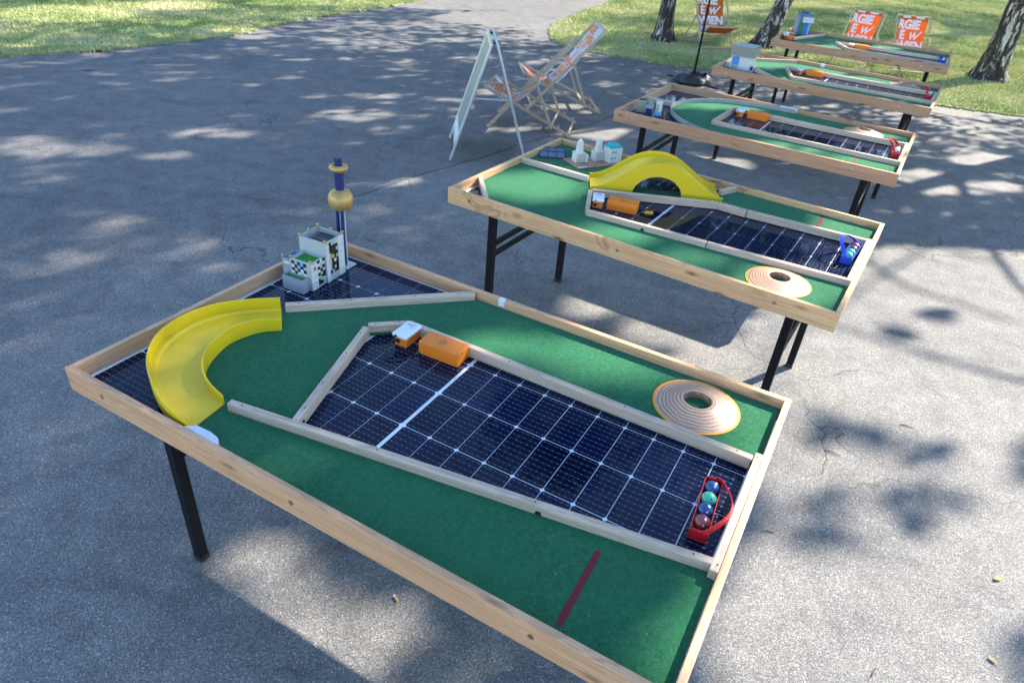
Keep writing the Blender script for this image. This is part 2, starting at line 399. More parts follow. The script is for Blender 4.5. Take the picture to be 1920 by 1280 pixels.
def mat_poster():
    m, nt, b = new_mat('printed_map_poster')
    v = objco(nt)
    a = noise(nt, v, 3.0, 4); w = noise(nt, v, 6.0, 5, 0.6, 2.0)
    c = ramp(nt, a, [(0.3, (0.19, 0.24, 0.27)), (0.5, (0.22, 0.26, 0.23)), (0.65, (0.30, 0.32, 0.21)), (0.8, (0.25, 0.29, 0.32))])
    ln = ramp(nt, math_(nt, 'ABSOLUTE', math_(nt, 'SUBTRACT', w, 0.5)), [(0.006, (1, 1, 1)), (0.02, (0, 0, 0))])
    c = mix(nt, math_(nt, 'MULTIPLY', ln, 0.5), c, (0.30, 0.40, 0.42))
    L(nt, c, b.inputs['Base Color']); b.inputs['Roughness'].default_value = 0.35
    return m
POSTER = mat_poster()

# ------------------------------------------------------------------ object helpers
def tag(o, label=None, cat=None, group=None, kind=None):
    if label: o['label'] = label
    if cat: o['category'] = cat
    if group: o['group'] = group
    if kind: o['kind'] = kind
    return o
def empty(name, loc=(0, 0, 0), rz=0.0):
    o = bpy.data.objects.new(name, None); C.objects.link(o)
    o.empty_display_size = 0.1; o.location = loc; o.rotation_euler = (0, 0, rz)
    return o
def link_mesh(name, me, mat, parent=None):
    o = bpy.data.objects.new(name, me); C.objects.link(o)
    if mat and not me.materials: me.materials.append(mat)
    if parent: o.parent = parent
    return o
def obj(name, bm, mat, parent=None, smooth=None):
    me = bpy.data.meshes.new(name)
    bmesh.ops.recalc_face_normals(bm, faces=bm.faces)
    bm.to_mesh(me); bm.free()
    if smooth is not None:
        me.polygons.foreach_set('use_smooth', [True] * len(me.polygons))
        me.set_sharp_from_angle(angle=R(smooth))
    return link_mesh(name, me, mat, parent)
def hull_box(bm, lo, hi, M=None, bev=0.0, seg=2):
    """a bevelled box between two corners, optionally transformed"""
    r = bmesh.ops.create_cube(bm, size=1.0)
    vs = r['verts']
    c = [(a + b) / 2 for a, b in zip(lo, hi)]; s = [b - a for a, b in zip(lo, hi)]
    for v in vs: v.co = Vector((v.co.x * s[0] + c[0], v.co.y * s[1] + c[1], v.co.z * s[2] + c[2]))
    if bev:
        es = list({e for v in vs for e in v.link_edges})
        r2 = bmesh.ops.bevel(bm, geom=es, offset=bev, segments=seg, affect='EDGES', profile=0.6)
        vs = list({v for f in r2['faces'] for v in f.verts} | {v for v in vs if v.is_valid})
    if M is not None: bmesh.ops.transform(bm, matrix=M, verts=vs)
    return vs
def bar(bm, p, q, w, h, bev=0.002, up=Vector((0, 0, 1)), seg=2):
    """rectangular bar from p to q (axis points); w sideways, h along up"""
    p, q = Vector(p), Vector(q); d = q - p; ln = d.length; x = d.normalized()
    y = up.cross(x)
    if y.length < 1e-4: y = Vector((0, 1, 0))
    y.normalize(); z = x.cross(y)
    Mx = Matrix((x, y, z)).transposed().to_4x4(); Mx.translation = p
    return hull_box(bm, (0, -w / 2, -h / 2), (ln, w / 2, h / 2), Mx, bev, seg)
def prism(bm, poly, z0, z1):
    """vertical prism over a (concave) polygon"""
    vs = [bm.verts.new((x, y, z1)) for x, y in poly]
    f = bm.faces.new(vs)
    r = bmesh.ops.extrude_face_region(bm, geom=[f])
    for v in r['geom']:
        if isinstance(v, bmesh.types.BMVert): v.co.z = z0
    bmesh.ops.triangulate(bm, faces=[f for f in bm.faces if len(f.verts) > 4])
def tube(bm, pts, rads, seg=12, cap=True):
    pts = [Vector(p) for p in pts]
    if not hasattr(rads, '__len__'): rads = [rads] * len(pts)
    rings = []; ref = None
    for i, p in enumerate(pts):
        t = (pts[min(i + 1, len(pts) - 1)] - pts[max(i - 1, 0)]).normalized()
        if ref is None:
            ref = t.orthogonal().normalized()
        ref = (ref - t * ref.dot(t)).normalized()
        b2 = t.cross(ref)
        rings.append([bm.verts.new(p + (ref * math.cos(2 * math.pi * k / seg) + b2 * math.sin(2 * math.pi * k / seg)) * rads[i]) for k in range(seg)])
    for a, b2 in zip(rings, rings[1:]):
        for k in range(seg): bm.faces.new((a[k], a[(k + 1) % seg], b2[(k + 1) % seg], b2[k]))
    if cap:
        bm.faces.new(rings[0]); bm.faces.new(rings[-1][::-1])
    return rings
def lathe(bm, prof, seg=48, M=None, close=False):
    rings = []
    for r, z in prof:
        if r < 1e-6: rings.append([bm.verts.new((0, 0, z))])
        else: rings.append([bm.verts.new((r * math.cos(2 * math.pi * k / seg), r * math.sin(2 * math.pi * k / seg), z)) for k in range(seg)])
    prs = list(zip(rings, rings[1:]))
    if close: prs.append((rings[-1], rings[0]))
    for a, b in prs:
        for k in range(seg):
            k2 = (k + 1) % seg
            if len(a) == 1: bm.faces.new((a[0], b[k2], b[k]))
            elif len(b) == 1: bm.faces.new((a[k], a[k2], b[0]))
            else: bm.faces.new((a[k], a[k2], b[k2], b[k]))
    if M is not None: bmesh.ops.transform(bm, matrix=M, verts=[v for r in rings for v in r])
def catmull(pts, n):
    P = [Vector(p) for p in pts]; P = [2 * P[0] - P[1]] + P + [2 * P[-1] - P[-2]]
    out = []; m = len(P) - 3
    for k in range(n + 1):
        s = k / n * m; i = min(int(s), m - 1); t = s - i
        a, b, c, d = P[i:i + 4]
        out.append(0.5 * (2 * b + (c - a) * t + (2 * a - 5 * b + 4 * c - d) * t * t + (3 * b - a - 3 * c + d) * t ** 3))
    return out
def inside(poly, x, y):
    r = False; j = len(poly) - 1
    for i in range(len(poly)):
        xi, yi = poly[i]; xj, yj = poly[j]
        if (yi > y) != (yj > y) and x < (xj - xi) * (y - yi) / (yj - yi) + xi: r = not r
        j = i
    return r
def text_polys(s, size, bold=0.02):
    cv = bpy.data.curves.new('lettering', 'FONT'); cv.body = s; cv.size = size; cv.offset = bold * size; cv.align_x = 'LEFT'
    cv.resolution_u = 4
    o = bpy.data.objects.new('lettering', cv); C.objects.link(o)
    dg = bpy.context.evaluated_depsgraph_get()
    me = o.evaluated_get(dg).to_mesh()
    vs = [tuple(v.co[:2]) for v in me.vertices]; fs = [tuple(p.vertices) for p in me.polygons]
    o.evaluated_get(dg).to_mesh_clear()
    bpy.data.objects.remove(o); bpy.data.curves.remove(cv)
    return vs, fs

# ------------------------------------------------------------------ ground
def jitter_line(pts, step=0.07, amp=0.035):
    out = []
    for (x0, y0), (x1, y1) in zip(pts, pts[1:]):
        d = math.hypot(x1 - x0, y1 - y0); n = max(2, int(d / step))
        for k in range(n):
            t = k / n
            out.append((x0 + (x1 - x0) * t + random.uniform(-amp, amp), y0 + (y1 - y0) * t + random.uniform(-amp, amp)))
    out.append(pts[-1]); return out
bm = bmesh.new(); prism(bm, [(-300, -300), (300, -300), (300, 300), (-300, 300)], -0.6, -0.06)
tag(obj('ground', bm, SOIL), kind='structure')
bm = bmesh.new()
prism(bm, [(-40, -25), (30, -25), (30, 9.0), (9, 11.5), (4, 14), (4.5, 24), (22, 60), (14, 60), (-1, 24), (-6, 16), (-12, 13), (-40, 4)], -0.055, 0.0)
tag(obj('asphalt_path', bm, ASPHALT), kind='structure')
left_edge = [(-24, -2), (-14, 4.0), (-9.5, 6.2), (-6.86, 7.78), (-6.24, 8.2), (-5.75, 8.64), (-5.38, 8.9), (-5.01, 9.53), (-4.42, 10.37), (-4.12, 11.53), (-3.62, 12.79), (-3.11, 13.84), (-2.39, 15.61), (-1.92, 17.25), (-0.6, 21), (3, 30), (12, 50)]
right_edge = [(22, 60), (9, 32), (3.08, 21.41), (1.81, 18.41), (0.94, 16.17), (0.36, 14.32), (0.16, 13.29), (0.21, 12.44), (0.55, 11.82), (1.01, 11.56), (1.5, 11.42), (2.05, 11.19), (2.63, 11.2), (3.17, 11.06), (4.27, 10.49), (4.89, 10.11), (5.62, 10.08), (6.17, 9.99), (6.7, 9.88), (7.5, 9.65), (12, 8.4), (26, 4)]
le = catmull([(*p, 0) for p in left_edge], 160); re_ = catmull([(*p, 0) for p in right_edge], 160)
le = jitter_line([(p.x, p.y) for p in le]); re_ = jitter_line([(p.x, p.y) for p in re_])
LEFT_POLY = le + [(12, 120), (-120, 120), (-120, -2)]
RIGHT_POLY = re_ + [(120, 4), (120, 120), (22, 120)]
for nm, poly in (('lawn', LEFT_POLY), ('lawn', RIGHT_POLY)):
    bm = bmesh.new(); prism(bm, poly, -0.05, 0.018)
    tag(obj(nm, bm, SOIL), kind='structure')

def in_poly_np(poly, x, y):
    r = np.zeros(len(x), bool); px = np.array([p[0] for p in poly]); py = np.array([p[1] for p in poly]); j = len(poly) - 1
    for i in range(len(poly)):
        if py[i] != py[j]:
            c = ((py[i] > y) != (py[j] > y)) & (x < (px[j] - px[i]) * (y - py[i]) / (py[j] - py[i]) + px[i])
            r ^= c
        j = i
    return r
def blades(name, poly, box, dens, label):
    x0, x1, y0, y1 = box
    n = int((x1 - x0) * (y1 - y0) * dens)
    x = rng.uniform(x0, x1, n); y = rng.uniform(y0, y1, n)
    # inside the camera's view of the ground, with a margin
    P = np.stack([x, y, np.zeros(n) - 2.13196], 1)
    zc = P @ np.array(cw); u_ = (P @ np.array(cr)) / zc; v_ = (P @ np.array(cu)) / zc
    k = (np.abs(u_) < 0.80) & (v_ < 0.56) & (zc > 0)
    k &= rng.random(n) < np.clip(11.0 / zc, 0.25, 1.0) ** 1.2
    x, y = x[k], y[k]
    k = in_poly_np(poly, x, y); x, y = x[k], y[k]; n = len(x)
    tuft = 0.6 + 0.5 * np.sin(x * 3.1 + np.sin(y * 2.3) * 2) * np.sin(y * 2.7 + 1.3 * np.sin(x * 1.9))
    h = rng.uniform(0.016, 0.042, n) * (0.75 + 0.5 * np.clip(tuft, 0, 1)); w = rng.uniform(0.003, 0.0065, n) * np.clip(np.hypot(x, y) / 11, 1, 1.7)
    a = rng.uniform(0, 2 * np.pi, n); ln = rng.uniform(0.3, 1.2, n) * h; b_ = rng.uniform(0, 2 * np.pi, n)
    V = np.empty((n, 3, 3), np.float32)
    V[:, 0] = np.stack([x - np.cos(a) * w, y - np.sin(a) * w, np.full(n, 0.012)], 1)
    V[:, 1] = np.stack([x + np.cos(a) * w, y + np.sin(a) * w, np.full(n, 0.012)], 1)
    V[:, 2] = np.stack([x + np.cos(b_) * ln, y + np.sin(b_) * ln, 0.018 + h], 1)
    me = bpy.data.meshes.new(name)
    me.vertices.add(n * 3); me.vertices.foreach_set('co', V.ravel())
    me.loops.add(n * 3); me.loops.foreach_set('vertex_index', np.arange(n * 3, dtype=np.int32))
    me.polygons.add(n); me.polygons.foreach_set('loop_start', np.arange(0, n * 3, 3, dtype=np.int32))
    me.update()
    tag(link_mesh(name, me, GRASS), label, 'grass', kind='stuff')
blades('grass', LEFT_POLY, (-12, -0.5, 7.4, 18), 3600, 'short green grass left of the asphalt path')
blades('grass', RIGHT_POLY, (0, 20, 9.3, 32), 3400, 'sunlit short grass around the birch trunks on the right')

# ------------------------------------------------------------------ tables
TL, TWD, TH, HB, BT = 1.86, 1.125, 0.87, 0.08, 0.02
ZP, ZT, ZR = 0.826, 0.838, 0.865
TPOS = [(-1.2853, 1.5537, -0.4671), (-0.3821, 3.2162, -0.5239), (0.5694, 4.9549, -0.4988), (1.6179, 6.7985, -0.5163), (2.6744, 8.7118, -0.474)]
def TW(i, u, v, z=0.0):
    x, y, a = TPOS[i]; c, s = math.cos(a), math.sin(a)
    return Vector((x + c * u - s * v, y + s * u + c * v, z))
def on_table(name, i, u, v, z, rz, label, cat, group=None):
    o = empty(name, TW(i, u, v, z), TPOS[i][2] + rz)
    return tag(o, label, cat, group)

def cell_mesh():
    bm = bmesh.new(); a, b, c = 0.0423, 0.0878, 0.0058
    prism(bm, [(-a + c, -b), (a - c, -b), (a, -b + c), (a, b - c), (a - c, b), (-a + c, b), (-a, b - c), (-a, -b + c)], -0.0012, 0.0)
    me = bpy.data.meshes.new('solar_cell'); bmesh.ops.recalc_face_normals(bm, faces=bm.faces); bm.to_mesh(me); bm.free(); me.materials.append(CELL); return me
CELL_ME = cell_mesh()
def cut_holes(bm_board, holes, axis_y0, depth=0.013, r=0.0085, z=0.832):
    """boolean-cut blind bolt holes into a side board"""
    me = bpy.data.meshes.new('side_board'); bmesh.ops.recalc_face_normals(bm_board, faces=bm_board.faces); bm_board.to_mesh(me); bm_board.free()
    o = bpy.data.objects.new('side_board', me); C.objects.link(o)
    cb = bmesh.new()
    for u in holes:
        Mx = Matrix.Translation((u, axis_y0 + depth / 2 - 0.01, z)) @ Matrix.Rotation(R(90), 4, 'X')
        bmesh.ops.create_cone(cb, cap_ends=True, segments=20, radius1=r, radius2=r, depth=depth + 0.02, matrix=Mx)
    cm = bpy.data.meshes.new('cutter'); cb.to_mesh(cm); cb.free()
    co = bpy.data.objects.new('cutter', cm); C.objects.link(co)
    md = o.modifiers.new('b', 'BOOLEAN'); md.object = co; md.operation = 'DIFFERENCE'; md.solver = 'EXACT'
    dg = bpy.context.evaluated_depsgraph_get()
    nm = bpy.data.meshes.new_from_object(o.evaluated_get(dg))
    bpy.data.objects.remove(o); bpy.data.objects.remove(co)
    return nm

def table(i, label, turf, rails, holes, bolts, woods, strip=None, notches=(), plates=(), labels=(), red=None, skip_cells=None):
    x, y, a = TPOS[i]
    t = tag(empty('mini_golf_table', (x, y, 0), a), label, 'game table', 'mini golf tables in a row')
    wx, wy = woods
    z0, z1 = TH - HB, TH
    bm = bmesh.new(); hull_box(bm, (0, 0, z0), (TL, BT, z1), None, 0.0022)
    me = cut_holes(bm, holes, 0.0)
    link_mesh('side_board', me, wx, t)
    for u in bolts:
        bm = bmesh.new(); bmesh.ops.create_cone(bm, cap_ends=True, segments=16, radius1=0.0072, radius2=0.0066, depth=0.006, matrix=Matrix.Translation((u, 0.009, 0.832)) @ Matrix.Rotation(R(90), 4, 'X'))
        obj('bolt', bm, BOLT, t, 40)
    bm = bmesh.new(); hull_box(bm, (0, TWD - BT, z0), (TL, TWD, z1), None, 0.0022); obj('side_board', bm, wx, t)
    bm = bmesh.new(); hull_box(bm, (0.001, BT, z0 + 0.001), (BT, TWD - BT, z1 - 0.0006), None, 0.0022); obj('end_board', bm, wy, t)
    bm = bmesh.new(); hull_box(bm, (TL - BT, BT, z0 + 0.001), (TL - 0.001, TWD - BT, z1 - 0.0006), None, 0.0022); obj('end_board', bm, wy, t)
    # solar panel: frame, back sheet, half cells
    pu0, pu1, pv0, pv1 = 0.0225, 1.8375, 0.0225, 1.1025
    bm = bmesh.new(); hull_box(bm, (pu0 + 0.016, pv0 + 0.012, ZP - 0.006), (pu1 - 0.016, pv1 - 0.012, ZP - 0.0015))
    pan = obj('solar_panel', bm, BACKSHEET, t)
    bm = bmesh.new()
    hull_box(bm, (pu0, pv0, ZP - 0.034), (pu0 + 0.0155, pv1, ZP + 0.0015), None, 0.0008, 1)
    hull_box(bm, (pu1 - 0.0155, pv0, ZP - 0.034), (pu1, pv1, ZP + 0.0015), None, 0.0008, 1)
    hull_box(bm, (pu0 + 0.0157, pv0, ZP - 0.034), (pu1 - 0.0157, pv0 + 0.0115, ZP + 0.0012), None, 0.0008, 1)
    hull_box(bm, (pu0 + 0.0157, pv1 - 0.0115, ZP - 0.034), (pu1 - 0.0157, pv1, ZP + 0.0012), None, 0.0008, 1)
    obj('panel_frame', bm, ALU, pan)
    for s in (-1, 1):
        for k in range(10):
            for r in range(6):
                cu_ = 0.918 + s * (0.005 + (0.0872 if s < 0 else 0.0893) * (k + 0.5)); cv_ = 0.5705 + (r - 2.5) * 0.1795
                # cells wholly under the turf are not in view
                pts = [(cu_ + dx * 0.034, cv_ + dy * 0.07) for dx in (-1, 0, 1) for dy in (-1, 0, 1)]
                if all(any(inside(T_, *p) for T_ in turf) for p in pts): continue
                o = bpy.data.objects.new('solar_cell', CELL_ME); C.objects.link(o); o.parent = pan; o.location = (cu_, cv_, ZP); o.scale = (1.0 if s < 0 else 1.024, 1, 1)
    for T_ in turf:
        bm = bmesh.new(); prism(bm, T_, ZP + 0.0012, ZT); obj('turf', bm, TURF, t)
    # battens
    for (p, q, w) in rails:
        d = Vector((q[0] - p[0], q[1] - p[1], 0)).normalized()
        o = empty('x'); bpy.data.objects.remove(o)
        ln = math.hypot(q[0] - p[0], q[1] - p[1])
        bm = bmesh.new(); hull_box(bm, (0, -w / 2, 0), (ln, w / 2, ZR - ZP - 0.002), None, 0.0025, 2)
        r = obj('batten', bm, WOOD_G, t); r.location = (p[0], p[1], ZP + 0.002 + random.uniform(0, 0.0015)); r.rotation_euler = (0, 0, math.atan2(d.y, d.x))
        for sx_ in ((0.03, ln - 0.03) if ln < 0.5 else (0.05, ln * 0.34, ln * 0.67, ln - 0.05)):
            bm = bmesh.new(); bmesh.ops.create_cone(bm, cap_ends=True, segments=10, radius1=0.0028, radius2=0.0024, depth=0.0012, matrix=Matrix.Translation((sx_ + random.uniform(-0.01, 0.01), random.uniform(-0.003, 0.003), ZR - ZP - 0.0018))); obj('screw', bm, SCREW_BROWN, r)
    for (nu, nv, na) in notches:
        bm = bmesh.new(); bmesh.ops.create_cone(bm, cap_ends=True, segments=20, radius1=0.0085, radius2=0.0085, depth=0.0236, matrix=Matrix.Translation((nu, nv, ZT + 0.004)) @ Matrix.Rotation(na, 4, 'Z') @ Matrix.Rotation(R(90), 4, 'X')); obj('cable_hole_dark', bm, M_BLACK, t)  # solid black plug, painting the dark inside of a hole
    if strip:
        pts = catmull([(*p, 0) for p in strip], 60)
        bm = bmesh.new(); rows = []
        for k, p in enumerate(pts):
            tt = (pts[min(k + 1, 60)] - pts[max(k - 1, 0)]).normalized(); nn = Vector((-tt.y, tt.x, 0)) * 0.0025
            rows.append([bm.verts.new((p + s * nn) + Vector((0, 0, z))) for s, z in ((1, ZT), (1, 0.868), (-1, 0.868), (-1, ZT))])
        for a_, b_ in zip(rows, rows[1:]):
            for k in range(4): bm.faces.new((a_[k], a_[(k + 1) % 4], b_[(k + 1) % 4], b_[k]))
        bm.faces.new(rows[0]); bm.faces.new(rows[-1][::-1])
        obj('curved_edging', bm, STRIP, t, 40)
    for P_ in plates:
        bm = bmesh.new(); prism(bm, P_, ZT + 0.001, 0.866); obj('deflector_plate', bm, PLATE, t)
    for (u0, u1) in labels:
        bm = bmesh.new(); hull_box(bm, (u0, TWD - BT - 0.0012, 0.843), (u1, TWD - 0.004, 0.8712), None, 0.0004, 1); obj('paper_sticker', bm, WHITE_P, t)
    if red:
        (u0, v0), (u1, v1) = red
        bm = bmesh.new(); d = Vector((u1 - u0, v1 - v0)).normalized(); n_ = Vector((-d.y, d.x)) * 0.0085
        pl = []
        for k in range(9):
            an = math.pi * k / 8; pl.append((u0 + n_.x * math.cos(an) - d.x * 0.0085 * math.sin(an), v0 + n_.y * math.cos(an) - d.y * 0.0085 * math.sin(an)))
        for k in range(9):
            an = math.pi * k / 8; pl.append((u1 - n_.x * math.cos(an) + d.x * 0.0085 * math.sin(an), v1 - n_.y * math.cos(an) + d.y * 0.0085 * math.sin(an)))
        prism(bm, pl, ZT - 0.004, ZT + 0.0006); tag(obj('start_line', bm, REDLINE, t), 'dark red line painted across the green turf')
    # folding legs and their cross bars
    for u in (0.18, 1.68):
        for v in (0.15, 0.975):
            bm = bmesh.new(); hull_box(bm, (u - 0.018, v - 0.018, 0.0), (u + 0.018, v + 0.018, z0 - 0.002), None, 0.003)
            lg = obj('leg', bm, BLACK, t)
            bm = bmesh.new(); hull_box(bm, (u - 0.0195, v - 0.0195, 0.0005), (u + 0.0195, v + 0.0195, 0.022), None, 0.003); obj('rubber_foot', bm, CABLE, lg)
        for z in (0.50, 0.56):
            bm = bmesh.new(); hull_box(bm, (u - 0.011, 0.1685, z - 0.012), (u + 0.011, 0.9565, z + 0.012), None, 0.003); obj('cross_bar', bm, BLACK, t)
        bm = bmesh.new(); hull_box(bm, (u - 0.02, 0.03, z0 - 0.0), (u + 0.02, TWD - 0.03, z0 + 0.018), None, 0.003); obj('leg_mount', bm, BLACK, t)
    return t

T1_TURF = [(0.50, 0.0235), (1.8365, 0.0235), (1.8365, 0.375), (1.825, 0.373), (1.246, 0.279), (0.703, 0.200), (0.548, 0.690), (0.655, 0.790), (1.451, 0.782), (1.8365, 0.797), (1.8365, 1.1015), (0.715, 1.1015), (0.453, 0.835), (0.24, 0.64), (0.16, 0.50), (0.15, 0.40), (0.17, 0.28), (0.25, 0.17), (0.36, 0.09)]
table(0, 'wooden mini golf table nearest the camera with the curved yellow slide',
      [T1_TURF],
      [((0.490, 0.161), (1.822, 0.378), 0.022), ((0.643, 0.793), (1.815, 0.790), 0.022), ((0.541, 0.701), (0.641, 0.790), 0.022), ((0.545, 0.686), (0.694, 0.206), 0.022),
       ((1.829, 0.818), (1.829, 0.350), 0.020), ((0.232, 0.632), (0.712, 1.100), 0.024)],
      [0.155, 0.875, 1.545], [], (WOOD_A, WOOD_AY), plates=[[(0.475, 0.0215), (0.50, 0.043), (0.55, 0.046), (0.585, 0.040), (0.603, 0.0215)]], labels=[(0.812, 0.838)], notches=[(1.402, 0.3096, math.atan2(0.217, 1.332)), (0.688, 0.2255, math.atan2(-0.48, 0.149))], red=((1.578, 0.271), (1.584, 0.058)))
T2_TURF = [(0.0245, 0.255), (0.21, 0.0235), (1.8365, 0.0235), (1.8365, 0.352), (1.227, 0.297), (0.901, 0.290), (0.649, 0.250), (0.545, 0.495), (1.115, 0.808), (1.256, 0.805), (1.8365, 0.855), (1.8365, 1.1015), (1.11, 1.1015), (1.06, 0.98), (0.76, 0.80), (0.52, 0.70), (0.50, 1.1015), (0.0245, 1.1015)]
table(1, 'second mini golf table with the yellow bridge slide and knotty front board',
      [T2_TURF],
      [((0.016, 0.252), (0.212, 0.028), 0.022), ((0.022, 0.652), (0.440, 0.656), 0.022), ((1.062, 0.985), (1.108, 1.100), 0.022), ((0.540, 0.487), (0.640, 0.262), 0.022),
       ((0.542, 0.505), (1.110, 0.809), 0.022), ((1.115, 0.806), (1.258, 0.806), 0.024), ((1.262, 0.808), (1.818, 0.858), 0.022), ((0.645, 0.246), (1.227, 0.298), 0.022), ((1.231, 0.299), (1.818, 0.356), 0.022), ((1.829, 0.876), (1.829, 0.345), 0.020)],
      [0.130, 0.93, 1.62], [1.62, 0.93], (WOOD_B, WOOD_BY), notches=[(0.93, 0.2715, 0.09)], red=((1.579, 1.09), (1.585, 0.90)))
OVAL = [(0.658, 0.032), (0.547, 0.080), (0.432, 0.165), (0.320, 0.300), (0.260, 0.429), (0.246, 0.535), (0.270, 0.66), (0.335, 0.80), (0.44, 0.92), (0.60, 1.01), (0.80, 1.065), (1.02, 1.094)]
T3_TURF = [(p.x, p.y) for p in catmull([(*q, 0) for q in OVAL], 40)]
T3_TURF = [(1.8365, 0.0235)] + [(1.8365, 0.31), (0.625, 0.300), (0.638, 0.772), (1.8365, 0.797)] + [(1.8365, 1.1015), (1.03, 1.1015)] + T3_TURF[::-1] + [(0.66, 0.0235)]
table(2, 'third mini golf table with the oval green enclosed by grey edging',
      [T3_TURF],
      [((0.622, 0.297), (0.634, 0.775), 0.022), ((0.640, 0.785), (1.816, 0.797), 0.022), ((0.626, 0.299), (1.816, 0.312), 0.022), ((1.829, 0.815), (1.829, 0.300), 0.020), ((0.022, 0.565), (0.250, 0.562), 0.020)],
      [0.13, 0.70, 1.60], [0.13, 0.70, 1.60], (WOOD_D, WOOD_AY), strip=OVAL, labels=[(0.90, 1.03)], red=((1.590, 0.275), (1.583, 0.172)))
T4_TURF = [(0.58, 0.0235), (1.8365, 0.0235), (1.8365, 0.33), (0.669, 0.257), (0.518, 0.688), (0.60, 0.70), (1.8365, 0.745), (1.8365, 1.1015), (0.53, 1.1015), (0.160, 0.80), (0.285, 0.345)]
table(3, 'fourth mini golf table carrying the white and taupe model building',
      [T4_TURF],
      [((0.515, 0.685), (0.664, 0.262), 0.022), ((0.513, 0.700), (1.816, 0.750), 0.022), ((0.668, 0.254), (1.816, 0.331), 0.022), ((1.829, 0.765), (1.829, 0.318), 0.020), ((0.156, 0.795), (0.520, 1.092), 0.020), ((0.290, 0.343), (0.585, 0.035), 0.020)],
      [0.13, 0.77, 1.62], [0.77, 1.62, 0.13], (WOOD_D, WOOD_AY), labels=[(0.75, 0.79)], red=((1.578, 0.300), (1.582, 0.20)))
T5_TURF = [(0.30, 0.0235), (1.8365, 0.0235), (1.8365, 0.226), (0.81, 0.250), (0.638, 0.588), (1.8365, 0.675), (1.8365, 1.1015), (0.43, 1.1015), (0.395, 1.02), (0.190, 0.405)]
table(4, 'farthest mini golf table standing on the grass with a blue tower',
      [T5_TURF],
      [((0.632, 0.590), (0.806, 0.256), 0.022), ((0.640, 0.597), (1.816, 0.682), 0.022), ((0.812, 0.247), (1.816, 0.228), 0.022), ((1.829, 0.700), (1.829, 0.214), 0.020), ((0.186, 0.405), (0.425, 1.095), 0.022)],
      [0.13, 0.75, 1.60], [0.13, 0.75, 1.60], (WOOD_D, WOOD_AY))

# ------------------------------------------------------------------ yellow slides
def curved_slide():
    t = on_table('curved_slide', 0, 0, 0, 0, 0, 'yellow curved slide with raised walls on the nearest table', 'slide')
    I = catmull([(0.312, 0.536, 0), (0.262, 0.480, 0), (0.238, 0.385, 0), (0.270, 0.280, 0), (0.322, 0.214, 0), (0.386, 0.178, 0), (0.462, 0.163, 0)], 60)
    O = catmull([(0.226, 0.618, 0), (0.152, 0.535, 0), (0.098, 0.440, 0), (0.084, 0.335, 0), (0.112, 0.230, 0), (0.185, 0.140, 0), (0.285, 0.077, 0), (0.385, 0.040, 0), (0.478, 0.030, 0)], 60)
    def sweep(fn):
        bm = bmesh.new(); rows = []
        for k in range(61):
            s = k / 60; d = (O[k] - I[k]); w = d.length; d = d / w
            rows.append([bm.verts.new(I[k] + d * (w * a + b) + Vector((0, 0, z))) for a, b, z in fn(s)])
        n = len(rows[0])
        for a_, b_ in zip(rows, rows[1:]):
            for j in range(n): bm.faces.new((a_[j], a_[(j + 1) % n], b_[(j + 1) % n], b_[j]))
        bm.faces.new(rows[0]); bm.faces.new(rows[-1][::-1]); return bm
    def ht(s): return 0.884 + 0.012 * math.sin(math.pi * min(1, s * 1.1)) - 0.012 * max(0, (s - 0.8) / 0.2)
    def fl(s): return 0.853 - 0.010 * max(0, (s - 0.55) / 0.45)
    def bank(s): return 0.012 * math.sin(math.pi * s)
    zb = ZT + 0.001
    obj('floor', sweep(lambda s: [(0, 0.002, zb), (0, 0.002, fl(s) + 0.0015), (0, 0.006, fl(s)), (0.5, 0, fl(s) + bank(s) * 0.3), (0.86, 0, fl(s) + bank(s) * 0.8), (0.90, 0, fl(s) + bank(s) + 0.006), (1, -0.002, fl(s) + bank(s) + 0.007), (1, -0.002, zb)]), YELLOW, t, 25)
    obj('outer_wall', sweep(lambda s: [(1, -0.0022, zb), (1, 0.0028, zb), (1, 0.0028, ht(s) + 0.011), (1, 0.0020, ht(s) + 0.012), (1, -0.0014, ht(s) + 0.012), (1, -0.0022, ht(s) + 0.011)]), YELLOW, t, 30)
    obj('inner_wall', sweep(lambda s: [(0, -0.0028, zb), (0, 0.0022, zb), (0, 0.0022, ht(s) - 0.001), (0, 0.0014, ht(s)), (0, -0.0020, ht(s)), (0, -0.0028, ht(s) - 0.001)]), YELLOW, t, 30)
curved_slide()
